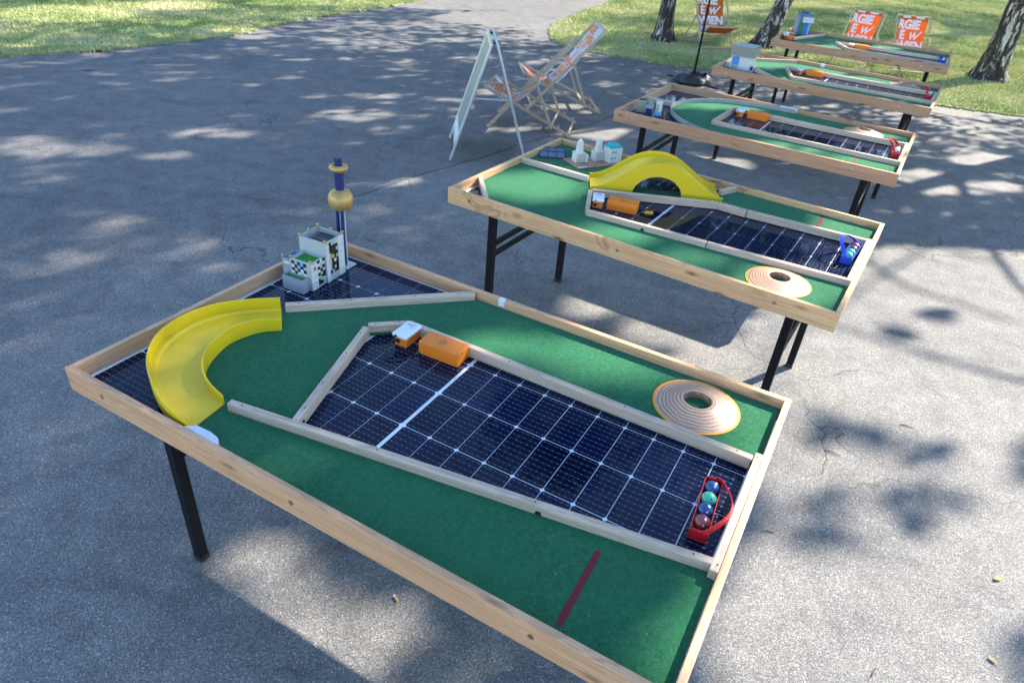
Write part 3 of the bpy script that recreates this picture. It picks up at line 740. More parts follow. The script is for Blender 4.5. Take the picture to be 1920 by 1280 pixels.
def bridge_slide():
    a, b = Vector((0.464, 0.632, 0)), Vector((1.058, 0.972, 0)); d = (b - a); ln = d.length
    t = on_table('bridge_slide', 1, a.x, a.y, 0, math.atan2(d.y, d.x), 'yellow humpbacked bridge slide on the second table', 'slide')
    hw = 0.098; n = 56
    def h(s):
        x = (s - 0.5) * 2
        return ZT + 0.014 + 0.150 * (0.5 + 0.5 * math.cos(math.pi * min(1, abs(x) ** 1.15)))
    def under(s):
        x = (s - 0.5) * ln; r = 0.128
        return ZT + 0.001 + (0.102 * math.sqrt(max(0, 1 - (x / r) ** 2)) if abs(x) < r else 0)
    ss = sorted({k / n for k in range(n + 1)} | {0.5 - 0.1279 / ln, 0.5 + 0.1279 / ln, 0.5 - 0.125 / ln, 0.5 + 0.125 / ln, 0.5 - 0.118 / ln, 0.5 + 0.118 / ln})
    def strip(y0, y1, top, bot):
        bm = bmesh.new(); rows = []
        for s in ss:
            rows.append([bm.verts.new((s * ln, y0, bot(s))), bm.verts.new((s * ln, y1, bot(s))), bm.verts.new((s * ln, y1, top(s))), bm.verts.new((s * ln, y0, top(s)))])
        for p, q in zip(rows, rows[1:]):
            for k in range(4): bm.faces.new((p[k], p[(k + 1) % 4], q[(k + 1) % 4], q[k]))
        bm.faces.new(rows[0]); bm.faces.new(rows[-1][::-1]); return bm
    obj('side_wall', strip(-hw, -hw + 0.005, lambda s: h(s) + 0.010, under), YELLOW, t, 35)
    obj('side_wall', strip(hw - 0.005, hw, lambda s: h(s) + 0.012, under), YELLOW, t, 35)
    obj('floor', strip(-hw + 0.0052, hw - 0.0052, lambda s: h(s) - 0.008, lambda s: max(under(s) - 0.001, h(s) - 0.026)), YELLOW, t, 35)
bridge_slide()

# ------------------------------------------------------------------ target rings
def ring(i, u, v, label, rim=True):
    t = on_table('target_ring', i, u, v, ZT, 0, label, 'target ring', 'plywood target rings')
    prof = [(0.043, 0.001)]
    prof += [(0.0425, 0.026), (0.046, 0.0275), (0.054, 0.027)]
    r, z = 0.054, 0.027
    for k in range(8):
        r2 = r + 0.0088; z2 = z - 0.0028
        prof += [(r2 - 0.003, z2 + 0.0010), (r2, z2)]
        r, z = r2, z2
    prof += [(0.1265, 0.003), (0.1265, 0.001)]
    bm = bmesh.new(); lathe(bm, prof, 72, close=True); obj('cone', bm, DISC, t, 35)
    if rim:
        bm = bmesh.new(); lathe(bm, [(0.1267, 0.0006), (0.1267, 0.0035), (0.1335, 0.0030), (0.1335, 0.0006)], 72, close=True); tag(obj('rim', bm, ORANGE_D, t, 35), 'bright orange outer rim')
ring(0, 1.609, 0.957, 'turned plywood target ring with orange rim on the nearest table')
ring(1, 1.585, 0.178, 'turned plywood target ring behind the knotty front board of the second table')
ring(2, 1.535, 0.950, 'turned plywood target ring on the oval third table')
ring(3, 1.560, 0.935, 'turned plywood target ring on the fourth table')
ring(4, 1.560, 0.130, 'turned plywood target ring on the farthest table', False)

# ------------------------------------------------------------------ electronics on the panels
def speaker_box(i, u, v, rz, label):
    t = on_table('speaker_box', i, u, v, ZP, rz, label, 'speaker', 'orange speaker boxes')
    bm = bmesh.new(); vs = hull_box(bm, (-0.074, -0.0365, 0.0012), (0.074, 0.0365, 0.050), None, 0.0012, 1)
    obj('casing', bm, ORANGE, t)
    bm = bmesh.new()
    for a in range(-3, 4):
        for b in range(-3, 4):
            if a * a + b * b <= 10: bmesh.ops.create_circle(bm, cap_ends=True, segments=8, radius=0.0014, matrix=Matrix.Translation((a * 0.0042 - 0.004, b * 0.0042, 0.0503)))
    tag(obj('speaker_grille', bm, M_BROWN, t), kind='stuff')
    for sx in (-1, 1):
        for sy in (-1, 1):
            bm = bmesh.new(); bmesh.ops.create_cone(bm, cap_ends=True, segments=10, radius1=0.0016, radius2=0.0014, depth=0.001, matrix=Matrix.Translation((sx * 0.05 + (0.01 if sy > 0 else -0.006), sy * 0.022, 0.0504)))
            obj('screw', bm, M_BROWN, t)
def power_bank(i, u, v, rz, label, tilt=0.0):
    s = on_table('battery_holder', i, u, v, ZP, rz, 'small orange holder under the ' + label, 'holder', 'orange battery holders')
    bm = bmesh.new(); hull_box(bm, (-0.024, -0.040, 0.0012), (0.024, 0.040, 0.036), None, 0.001, 1)
    for vtx in bm.verts:
        if vtx.co.z > 0.02 and vtx.co.y < 0: vtx.co.y += 0.006
    obj('wedge', bm, ORANGE, s)
    bm = bmesh.new(); hull_box(bm, (-0.020, -0.0415, 0.012), (-0.004, -0.037, 0.024), None, 0.0008); obj('socket', bm, CABLE, s)
    t = on_table('power_bank', i, u + 0.001, v - 0.002, ZP + 0.0365, rz, label, 'power bank', 'white power banks')
    bm = bmesh.new(); hull_box(bm, (-0.0285, -0.046, 0.0), (0.0285, 0.046, 0.0145), None, 0.005, 3); obj('casing', bm, WHITE_P, t, 30)
    bm = bmesh.new()
    for k in range(4): hull_box(bm, (-0.018 + k * 0.001, 0.030 - k * 0.004, 0.0144), (0.012, 0.0312 - k * 0.004, 0.0149))
    hull_box(bm, (0.006, 0.006, 0.0144), (0.010, 0.011, 0.0149)); tag(obj('fine_print', bm, GREY_T, t), kind='stuff')
    bm = bmesh.new(); hull_box(bm, (-0.018, -0.0468, 0.004), (-0.008, -0.0455, 0.010)); obj('port', bm, CABLE, t)
speaker_box(0, 0.818, 0.744, R(2), 'orange speaker box with round grille on the nearest table')
power_bank(0, 0.672, 0.743, R(1), 'white power bank beside the nearest orange speaker box')
speaker_box(1, 0.742, 0.450, R(13), 'orange speaker box next to the yellow emblem on the second table')
power_bank(1, 0.622, 0.415, R(24), 'white power bank in the corner of the second table')
speaker_box(2, 0.828, 0.742, R(1), 'orange speaker box on the oval third table')
power_bank(2, 0.700, 0.735, R(1), 'white power bank on the oval third table')
speaker_box(3, 0.790, 0.660, R(3), 'orange speaker box on the fourth table')
power_bank(3, 0.660, 0.640, R(3), 'white power bank on the fourth table')
speaker_box(4, 0.925, 0.562, R(4), 'orange speaker box on the farthest table')
power_bank(4, 0.815, 0.530, R(4), 'white power bank on the farthest table')
def cable(pts, label):
    bm = bmesh.new(); tube(bm, catmull([TW(0, *p) for p in pts], 40), 0.0022, 8)
    tag(obj('usb_cable', bm, CABLE, None, 60), label, 'cable')
cable([(0.658, 0.694, 0.868), (0.664, 0.676, 0.862), (0.665, 0.640, 0.845), (0.690, 0.612, 0.8295), (0.725, 0.640, 0.829), (0.744, 0.690, 0.829), (0.752, 0.712, 0.832)], 'thin black looped cable between the nearest power bank and speaker box')
# yellow emblem lying on the second table's panel
t = on_table('yellow_emblem', 1, 0.858, 0.505, ZP, R(35), 'small yellow emblem of slanted bars on the second solar panel', 'emblem')
for k in range(3):
    bm = bmesh.new(); prism(bm, [(-0.018 + 0.013 * k, -0.017), (-0.008 + 0.013 * k, -0.017), (0.001 + 0.013 * k, 0.017), (-0.009 + 0.013 * k, 0.017)], 0.0006, 0.006); obj('bar', bm, M_AMBER, t)
bm = bmesh.new(); prism(bm, [(-0.026, -0.004), (0.026, -0.004), (0.026, 0.004), (-0.026, 0.004)], 0.0006, 0.005); obj('bar', bm, M_AMBER, t)

# ------------------------------------------------------------------ ball carriers and balls
def carrier(i, u, v, rz, mat, label, side, lift, balls):
    t = on_table('ball_carrier', i, u, v, ZP, rz, label, 'ball carrier', 'plastic ball carriers')
    L2, W2, h = 0.101, 0.0235, 0.034
    bm = bmesh.new(); hull_box(bm, (-W2, -L2, 0.0012), (W2, L2, 0.004), None, 0.0008, 1); obj('bottom', bm, mat, t)
    for lo, hi in (((-W2, -L2, 0.0042), (-W2 + 0.003, L2, h)), ((W2 - 0.003, -L2, 0.0042), (W2, L2, h)), ((-W2 + 0.0032, -L2, 0.0042), (W2 - 0.0032, -L2 + 0.003, h + 0.004)), ((-W2 + 0.0032, L2 - 0.003, 0.0042), (W2 - 0.0032, L2, h + 0.004))):
        bm = bmesh.new(); hull_box(bm, lo, hi, None, 0.0008, 1); obj('side', bm, mat, t)
    pts = catmull([(0, -L2 - 0.002, h - 0.006), (side * 0.018, -L2 + 0.004, h + lift * 0.35), (side * 0.050, -L2 * 0.45, h + lift * 0.9), (side * 0.060, 0.0, h + lift), (side * 0.050, L2 * 0.45, h + lift * 0.9), (side * 0.018, L2 - 0.004, h + lift * 0.35), (0, L2 + 0.002, h - 0.006)], 48)
    bm = bmesh.new(); rows = []
    wdir = Vector((-side * (0.25 + lift * 8), 0, 0.9)).normalized() if lift < 0.03 else Vector((1, 0, 0.25)).normalized()
    for k, p in enumerate(pts):
        tt = (pts[min(k + 1, 48)] - pts[max(k - 1, 0)]).normalized()
        wv = (wdir - tt * wdir.dot(tt)).normalized(); nv = tt.cross(wv)
        rows.append([bm.verts.new(p + wv * a + nv * b) for a, b in ((-0.008, -0.0012), (0.008, -0.0012), (0.008, 0.0012), (-0.008, 0.0012))])
    for p, q in zip(rows, rows[1:]):
        for k in range(4): bm.faces.new((p[k], p[(k + 1) % 4], q[(k + 1) % 4], q[k]))
    bm.faces.new(rows[0]); bm.faces.new(rows[-1][::-1]); obj('handle', bm, mat, t, 40)
    a = rz
    for k, (m, name) in enumerate(balls):
        yy = 0.072 - k * 0.0435 if len(balls) == 4 else 0.045 - k * 0.044
        uu, vv = u - math.sin(a) * yy, v + math.cos(a) * yy
        b = on_table('golf_ball', i, uu, vv, ZP + 0.0042 + 0.0208, 0, name, 'ball', 'small balls in the carriers')
        bm = bmesh.new(); bmesh.ops.create_uvsphere(bm, u_segments=28, v_segments=18, radius=0.0207)
        o = obj('ball_body', bm, m, b, 180)
        bm = bmesh.new()
        for q in range(2): lathe(bm, [(0.0, 0.02085), (0.0035 - q * 0.001, 0.0206)], 12, Matrix.Rotation(R(-25 + 50 * q + 13 * k), 4, 'X') @ Matrix.Rotation(R(20), 4, 'Y'))
        obj('printed_mark', bm, B_WHITE if m is not B_GREEN else B_BLUE, b)
carrier(0, 1.757, 0.551, R(5), RED_P, 'red ball carrier on the nearest table', 1, 0.012,
        [(B_BLUE, 'dark blue ball at the far end of the nearest red carrier'), (B_GREEN, 'mint green ball in the nearest red carrier'), (B_BLUE, 'dark blue ball beside the russet one in the nearest red carrier'), (B_RED, 'russet ball at the near end of the nearest red carrier')])
carrier(1, 1.783, 0.690, R(-3), BLUE_P, 'blue ball carrier on the second table', -1, 0.05,
        [(B_RED, 'russet ball in the blue carrier of the second table'), (B_BLUE, 'blue ball in the blue carrier of the second table'), (B_GREEN, 'farther mint ball in the blue carrier of the second table'), (B_GREEN, 'nearest mint ball in the blue carrier of the second table')])
carrier(2, 1.787, 0.600, R(0), RED_P, 'red ball carrier on the oval third table', -1, 0.06,
        [(B_GREEN, 'mint ball in the red carrier of the oval table'), (B_WHITE, 'white ball in the red carrier of the oval table')])
carrier(3, 1.785, 0.640, R(2), RED_P, 'red ball carrier on the fourth table', -1, 0.06, [(B_WHITE, 'white ball in the red carrier of the fourth table'), (B_GREEN, 'mint ball in the red carrier of the fourth table')])
carrier(4, 1.785, 0.560, R(2), BLUE_P, 'blue ball carrier on the farthest table', -1, 0.03, [(B_BLUE, 'blue ball in the carrier of the farthest table'), (B_WHITE, 'white ball in the carrier of the farthest table')])

# ------------------------------------------------------------------ toy buildings
def part_box(name, parent, lo, hi, mat, bev=0.0008):
    bm = bmesh.new(); hull_box(bm, lo, hi, None, bev, 1); return obj(name, bm, mat, parent)
def open_box(name, parent, lo, hi, mat, floor_z, floor_mat, wall=0.004):
    """roofless block: walls, with a roof deck sunk below the parapet"""
    x0, y0, z0 = lo; x1, y1, z1 = hi
    bm = bmesh.new()
    prism(bm, [(x0, y0), (x1, y0), (x1, y1), (x0, y1)], z0, floor_z)
    for a, b in (((x0, y0, floor_z), (x1, y0 + wall, z1)), ((x0, y1 - wall, floor_z), (x1, y1, z1)), ((x0, y0 + wall, floor_z), (x0 + wall, y1 - wall, z1)), ((x1 - wall, y0 + wall, floor_z), (x1, y1 - wall, z1))):
        hull_box(bm, a, b)
    w = obj(name, bm, mat, parent)
    part_box('roof_deck', w, (x0 + wall, y0 + wall, floor_z + 0.0005), (x1 - wall, y1 - wall, floor_z + 0.003), floor_mat, 0)
    return w
def sphere(name, parent, c, r, mat):
    bm = bmesh.new(); bmesh.ops.create_uvsphere(bm, u_segments=18, v_segments=12, radius=r, matrix=Matrix.Translation(c)); return obj(name, bm, mat, parent, 180)
def tiles(parent, face, u0, z0, nu, nz, su, sz, pat):
    """small wall tiles on a face: face = ('x', x) faces +x, ('y', y) faces -y"""
    for (a, b, m) in pat:
        ua, ub = u0 + a * su, u0 + (a + 1) * su; za, zb = z0 + b * sz, z0 + (b + 1) * sz
        if face[0] == 'x': lo, hi = (face[1], ua, za), (face[1] + 0.0012, ub, zb)
        else: lo, hi = (ua, face[1] - 0.0012, za), (ub, face[1], zb)
        part_box('window_tile', parent, lo, hi, m, 0)
def plant_model():
    t = on_table('toy_plant_building', 0, 0.19, 0.80, ZP, R(4), 'grey toy building with chequered walls and gold beads behind the yellow slide', 'toy building')
    # x to the right (towards the panel middle), y away; origin at near right corner of the mid block
    tall = open_box('tall_block', t, (-0.105, 0.078, 0.001), (0.014, 0.186, 0.165), M_LGREY, 0.140, M_STONE)
    mid = open_box('middle_block', t, (-0.085, 0.0, 0.001), (0.008, 0.0775, 0.113), M_LGREY, 0.098, M_GREEN)
    low = open_box('low_block', t, (-0.098, -0.036, 0.001), (-0.004, -0.0005, 0.056), M_GREY, 0.045, M_GREEN)
    side = open_box('side_block', t, (-0.125, 0.002, 0.001), (-0.0855, 0.073, 0.104), M_GREY, 0.095, M_SLATE)
    for k in range(3): part_box('roof_panel', tall, (-0.080, 0.086 + k * 0.031, 0.1435), (-0.002, 0.114 + k * 0.031, 0.149), M_BLACK)
    part_box('pale_pier', tall, (0.0142, 0.079, 0.001), (0.0165, 0.098, 0.152), M_WHITE); part_box('pale_pier', tall, (0.0142, 0.150, 0.001), (0.0165, 0.185, 0.163), M_WHITE)
    part_box('pale_pier', mid, (0.0082, 0.0, 0.001), (0.0105, 0.034, 0.106), M_WHITE)
    rr = random.Random(5)
    cols = [M_BLACK] * 9 + [M_WHITE] * 7 + [M_BLUE, M_RED, M_SKYB]
    tiles(tall, ('x', 0.0142), 0.099, 0.030, 4, 9, 0.0125, 0.0142, [(a, b, rr.choice(cols) if (a + b) % 2 else M_BLACK) for a in range(4) for b in range(9) if rr.random() < 0.72])
    tiles(mid, ('x', 0.0082), 0.035, 0.010, 3, 8, 0.0138, 0.0125, [(a, b, M_BLACK if (a + b) % 2 else rr.choice(cols)) for a in range(3) for b in range(8) if rr.random() < 0.68])
    tiles(mid, ('y', 0.0), -0.080, 0.052, 5, 4, 0.0135, 0.0135, [(a, b, M_BLACK if (a + b) % 2 else rr.choice([M_SKYB, M_WHITE, M_WHITE])) for a in range(5) for b in range(4) if rr.random() < 0.8])
    for y, z, m in ((0.116, 0.100, M_YEL), (0.052, 0.034, M_YEL)):
        bm = bmesh.new(); lathe(bm, [(0.0035, 0.0), (0.0035, 0.002), (0.0075, 0.002), (0.0075, 0.0)], 20, Matrix.Translation((0.0155 if y > 0.08 else 0.0096, y, z)) @ Matrix.Rotation(R(90), 4, 'Y'), True); obj('ring_window', bm, m, t, 40)
    bm = bmesh.new(); lathe(bm, [(0.0035, 0.0), (0.0035, 0.002), (0.0065, 0.002), (0.0065, 0.0)], 20, Matrix.Translation((0.0106, 0.018, 0.088)) @ Matrix.Rotation(R(90), 4, 'Y'), True); obj('ring_window', bm, M_MAG, t, 40)
    for j in range(5): part_box('grey_joint', t, (0.0106 if j < 3 else 0.0166, 0.003 if j < 3 else 0.153, 0.03 + 0.024 * j), (0.011 if j < 3 else 0.017, 0.031 if j < 3 else 0.183, 0.0312 + 0.024 * j), M_GREY, 0)
    part_box('name_strip', side, (-0.118, 0.0008, 0.083), (-0.090, 0.0018, 0.093), M_WHITE, 0)
    for c in ((-0.103, 0.080, 0.171), (0.012, 0.080, 0.171), (0.012, 0.184, 0.171), (-0.103, 0.184, 0.171), (-0.103, 0.132, 0.171), (-0.04, 0.184, 0.171), (-0.083, 0.002, 0.119), (0.006, 0.002, 0.119), (-0.123, 0.004, 0.110)):
        sphere('gold_bead', t, c, 0.0062, M_GOLD)
plant_model()
def tower_model():
    b = on_table('toy_chimney', 0, 0.150, 1.030, ZP, 0, 'tall blue toy chimney with gold ball and gold collar on the nearest table', 'toy tower')
    part_box('base_plate', b, (-0.035, -0.028, 0.001), (0.035, 0.028, 0.008), M_WHITE)
    for k, (x, y, m) in enumerate(((-0.013, -0.008, M_NAVY), (0.012, -0.010, M_NAVY), (0.0, 0.012, M_LGREY), (0.002, -0.004, M_LGREY))):
        bm = bmesh.new(); tube(bm, [(x, y, 0.008), (x, y, 0.25)], 0.0068 if m is M_NAVY else 0.006, 14); obj('column', bm, m, b, 60)
    bm = bmesh.new(); lathe(bm, [(0, 0.2325), (0.02, 0.234), (0.036, 0.243), (0.0445, 0.258), (0.0465, 0.275), (0.0445, 0.292), (0.036, 0.306), (0.022, 0.315), (0, 0.317)], 36); obj('gold_ball', bm, M_GOLD, b, 60)
    bm = bmesh.new(); tube(bm, [(0, 0, 0.312), (0, 0, 0.385)], 0.0170, 24); obj('shaft', bm, M_NAVY, b, 60)
    bm = bmesh.new(); lathe(bm, [(0.0, 0.384), (0.020, 0.384), (0.031, 0.389), (0.0350, 0.397), (0.033, 0.405), (0.022, 0.409), (0.018, 0.405), (0, 0.404)], 36); obj('gold_collar', bm, M_GOLD, b, 60)
    for k in range(4):
        a = k * math.pi / 2 + 0.4
        bm = bmesh.new(); tube(bm, [(0.0075 * math.cos(a), 0.0075 * math.sin(a), 0.404), (0.0075 * math.cos(a), 0.0075 * math.sin(a), 0.434)], 0.0062, 12); obj('flue', bm, M_NAVY, b, 60)
tower_model()

def second_models():
    t = on_table('toy_solar_array', 1, 0.085, 0.88, ZT, R(33), 'two-row toy solar array on the second table', 'toy solar array')
    # rows run diagonally, tilted to the camera
    for r in range(2):
        Mx = Matrix.Translation((0, -0.040 + r * 0.076, 0.017)) @ Matrix.Rotation(R(38), 4, 'X')
        bm = bmesh.new(); hull_box(bm, (-0.075, -0.024, -0.003), (0.075, 0.024, 0.0), Mx, 0.0008, 1); p = obj('panel_row', bm, M_BLACK, t)
        for k in range(3):
            bm = bmesh.new(); hull_box(bm, (-0.070 + k * 0.0485, -0.017, 0.0002), (-0.027 + k * 0.0485, 0.017, 0.0012), Mx); obj('mini_panel', bm, MINI, p)
        part_box('support', t, (-0.07, -0.042 + r * 0.076, 0.0005), (0.07, -0.030 + r * 0.076, 0.010), M_BLACK)
    b = on_table('model_base_board', 1, 0.311, 0.940, ZT, R(60), 'thin brown base board under the white model buildings', 'base board')
    bm = bmesh.new(); hull_box(bm, (-0.140, -0.084, 0.0006), (0.140, 0.084, 0.007), None, 0.001, 1); obj('board', bm, WOOD_BASE, b)
    part_box('white_label', b, (-0.132, -0.082, 0.0072), (-0.075, -0.066, 0.0078), M_WHITE, 0)
    def tower(u, v, lab, h):
        t = on_table('toy_stepped_tower', 1, u, v, ZT + 0.0072, R(60), lab, 'toy tower', 'pale stepped toy towers')
        part_box('podium', t, (-0.030, -0.024, 0), (0.030, 0.024, 0.056), M_WHITE, 0.001)
        part_box('podium_wing', t, (0.0302, -0.030, 0), (0.046, 0.004, 0.046), M_WHITE, 0.001)
        for k in range(5): part_box('pilaster', t, (-0.026 + k * 0.0125, -0.0262, 0.002), (-0.021 + k * 0.0125, -0.0242, 0.052), M_LGREY, 0)
        for k in range(3): part_box('pilaster', t, (0.0302, -0.020 + k * 0.013, 0.048), (0.0306, -0.014 + k * 0.013, 0.055), M_LGREY, 0)
        bm = bmesh.new(); lathe(bm, [(0.023, 0.056), (0.0155, 0.118), (0.0150, 0.119), (0.008, 0.123), (0.005, 0.130), (0, 0.132)], 4, Matrix.Rotation(R(45), 4, 'Z')); obj('tapered_shaft', bm, M_WHITE, t)
    tower(0.258, 0.880, 'pale stepped toy tower standing nearer the toy solar array', 0.13)
    tower(0.325, 0.985, 'pale stepped toy tower standing against the teal roofed toy house', 0.13)
    t = on_table('toy_house', 1, 0.395, 1.030, ZT + 0.0072, R(60), 'white toy house with bright teal roof on the second table', 'toy house')
    part_box('walls', t, (-0.042, -0.036, 0), (0.042, 0.036, 0.082), M_WHITE, 0.001)
    bm = bmesh.new(); prism(bm, [(-0.038, -0.033), (0.038, -0.033), (0.038, 0.033), (-0.038, 0.033)], 0.0822, 0.092)
    r = obj('roof', bm, M_TEAL, t)
    bm = bmesh.new(); hull_box(bm, (-0.026, -0.022, 0.0922), (0.026, 0.022, 0.104), None, 0.003, 2); obj('roof_top', bm, M_TEAL, r)
    for y, z in ((-0.012, 0.022), (0.014, 0.022), (-0.012, 0.056), (0.014, 0.056)):
        part_box('window', t, (0.0422, y - 0.004, z), (0.0428, y + 0.004, z + 0.011), M_BLACK, 0)
    for x, z in ((-0.022, 0.022), (-0.004, 0.022), (-0.022, 0.056), (-0.004, 0.056)):
        part_box('window', t, (x - 0.003, -0.0366, z), (x + 0.003, -0.0361, z + 0.011), M_BLACK, 0)
second_models()
def third_models():
    t = on_table('toy_block', 2, 0.105, 0.255, ZP, R(12), 'grey toy block with pale green roof on the oval table', 'toy building')
    part_box('walls', t, (-0.035, -0.03, 0.001), (0.030, 0.05, 0.075), M_STONE, 0.001)
    part_box('roof', t, (-0.037, -0.032, 0.0752), (0.028, 0.052, 0.080), M_SAGE, 0.001)
    part_box('roof_panel', t, (-0.03, 0.0, 0.0802), (0.02, 0.045, 0.084), M_BLACK, 0)
    t = on_table('toy_block', 2, 0.170, 0.240, ZP, R(12), 'navy and silver toy block between its pale neighbours on the oval table', 'toy building')
    part_box('walls', t, (-0.026, -0.028, 0.001), (0.026, 0.030, 0.068), M_GREY, 0.001)
    part_box('navy_front', t, (-0.022, -0.0292, 0.003), (0.0225, -0.0282, 0.045), M_NAVY, 0)
    part_box('upper_storey', t, (-0.015, 0.0, 0.0682), (0.022, 0.030, 0.095), M_STONE, 0.001)
    t = on_table('toy_tower', 2, 0.228, 0.262, ZP, R(12), 'white rounded toy tower with blue foot on the oval table', 'toy building')
    bm = bmesh.new(); tube(bm, [(0, 0, 0.001), (0, 0, 0.100)], 0.024, 24); obj('shaft', bm, M_WHITE, t, 50)
    part_box('blue_foot', t, (-0.018, -0.0365, 0.001), (0.016, -0.024, 0.026), M_SKYB, 0.001)
    part_box('slot', t, (-0.010, -0.0262, 0.027), (-0.001, -0.0222, 0.080), M_STONE, 0)
third_models()
def fourth_models():
    t = on_table('toy_office', 3, 0.185, 0.345, ZP, R(0), 'white toy office with blue window wall and overhanging taupe top', 'toy building')
    part_box('lower_storey', t, (-0.110, -0.065, 0.001), (0.080, 0.110, 0.118), M_WHITE, 0.001)
    part_box('upper_storey', t, (-0.120, -0.075, 0.1182), (0.105, 0.130, 0.205), M_STONE, 0.001)
    part_box('roof_deck', t, (-0.105, -0.06, 0.2052), (0.09, 0.115, 0.212), M_LGREY, 0.001)
    part_box('blue_glazing', t, (-0.096, -0.0665, 0.040), (-0.028, -0.0652, 0.112), M_BLUE, 0)
    for k in range(3): part_box('dark_louvre', t, (-0.096, -0.0665, 0.008 + k * 0.010), (-0.030, -0.0652, 0.013 + k * 0.010), M_SLATE, 0)
    part_box('annexe', t, (0.0802, -0.06, 0.001), (0.118, 0.0, 0.060), M_WHITE, 0.001)
    part_box('annexe_window', t, (0.086, -0.0612, 0.012), (0.112, -0.0602, 0.048), M_NAVY, 0)
    part_box('forecourt', t, (-0.155, -0.05, 0.001), (-0.111, 0.05, 0.035), M_LGREY, 0.001)
    t = on_table('orange_toy_block', 3, 0.150, 1.020, ZP, R(20), 'small orange toy block behind the toy office', 'toy block')
    part_box('body', t, (-0.045, -0.02, 0.001), (0.045, 0.02, 0.040), ORANGE, 0.003); part_box('end_cap', t, (0.0455, -0.012, 0.004), (0.052, 0.012, 0.034), M_WHITE, 0.001)
    t = on_table('toy_high_rise', 4, 0.170, 0.95, ZP, R(36), 'slate blue toy high-rise with white crown on the farthest table', 'toy building')
    part_box('core', t, (-0.075, -0.03, 0.001), (0.060, 0.075, 0.250), M_SLATE, 0.001)
    part_box('stair_wing', t, (-0.100, -0.02, 0.001), (-0.0752, 0.060, 0.212), M_GREY, 0.001)
    part_box('white_crown', t, (-0.050, -0.075, 0.160), (0.075, -0.0302, 0.212), M_WHITE, 0.001)
    part_box('canopy', t, (-0.052, -0.082, 0.152), (0.085, -0.0302, 0.1598), M_WHITE, 0.001)
    part_box('green_strip', t, (-0.062, -0.034, 0.001), (-0.030, -0.0302, 0.150), M_GREEN, 0)
    part_box('blue_strip', t, (-0.004, -0.036, 0.001), (0.025, -0.0302, 0.150), M_BLUE, 0)
    part_box('sky_blue_fin', t, (0.030, -0.06, 0.001), (0.055, -0.0302, 0.150), M_SKYB, 0.001)
    part_box('roof_box', t, (-0.05, 0.0, 0.2502), (0.03, 0.05, 0.262), M_NAVY, 0.001)
    t = on_table('toy_rock_house', 4, 0.105, 0.46, ZP, R(25), 'small brown and white toy house at the near end of the farthest table', 'toy building')
    part_box('base', t, (-0.06, -0.05, 0.001), (0.06, 0.06, 0.035), M_BROWN, 0.002)
    part_box('white_wall', t, (-0.055, -0.035, 0.0352), (-0.01, 0.05, 0.075), M_WHITE, 0.002)
    part_box('brown_wall', t, (-0.0098, -0.03, 0.0352), (0.055, 0.05, 0.070), M_BROWN, 0.002)
    part_box('orange_box', t, (-0.03, -0.078, 0.001), (0.035, -0.0505, 0.045), ORANGE, 0.002)
fourth_models()

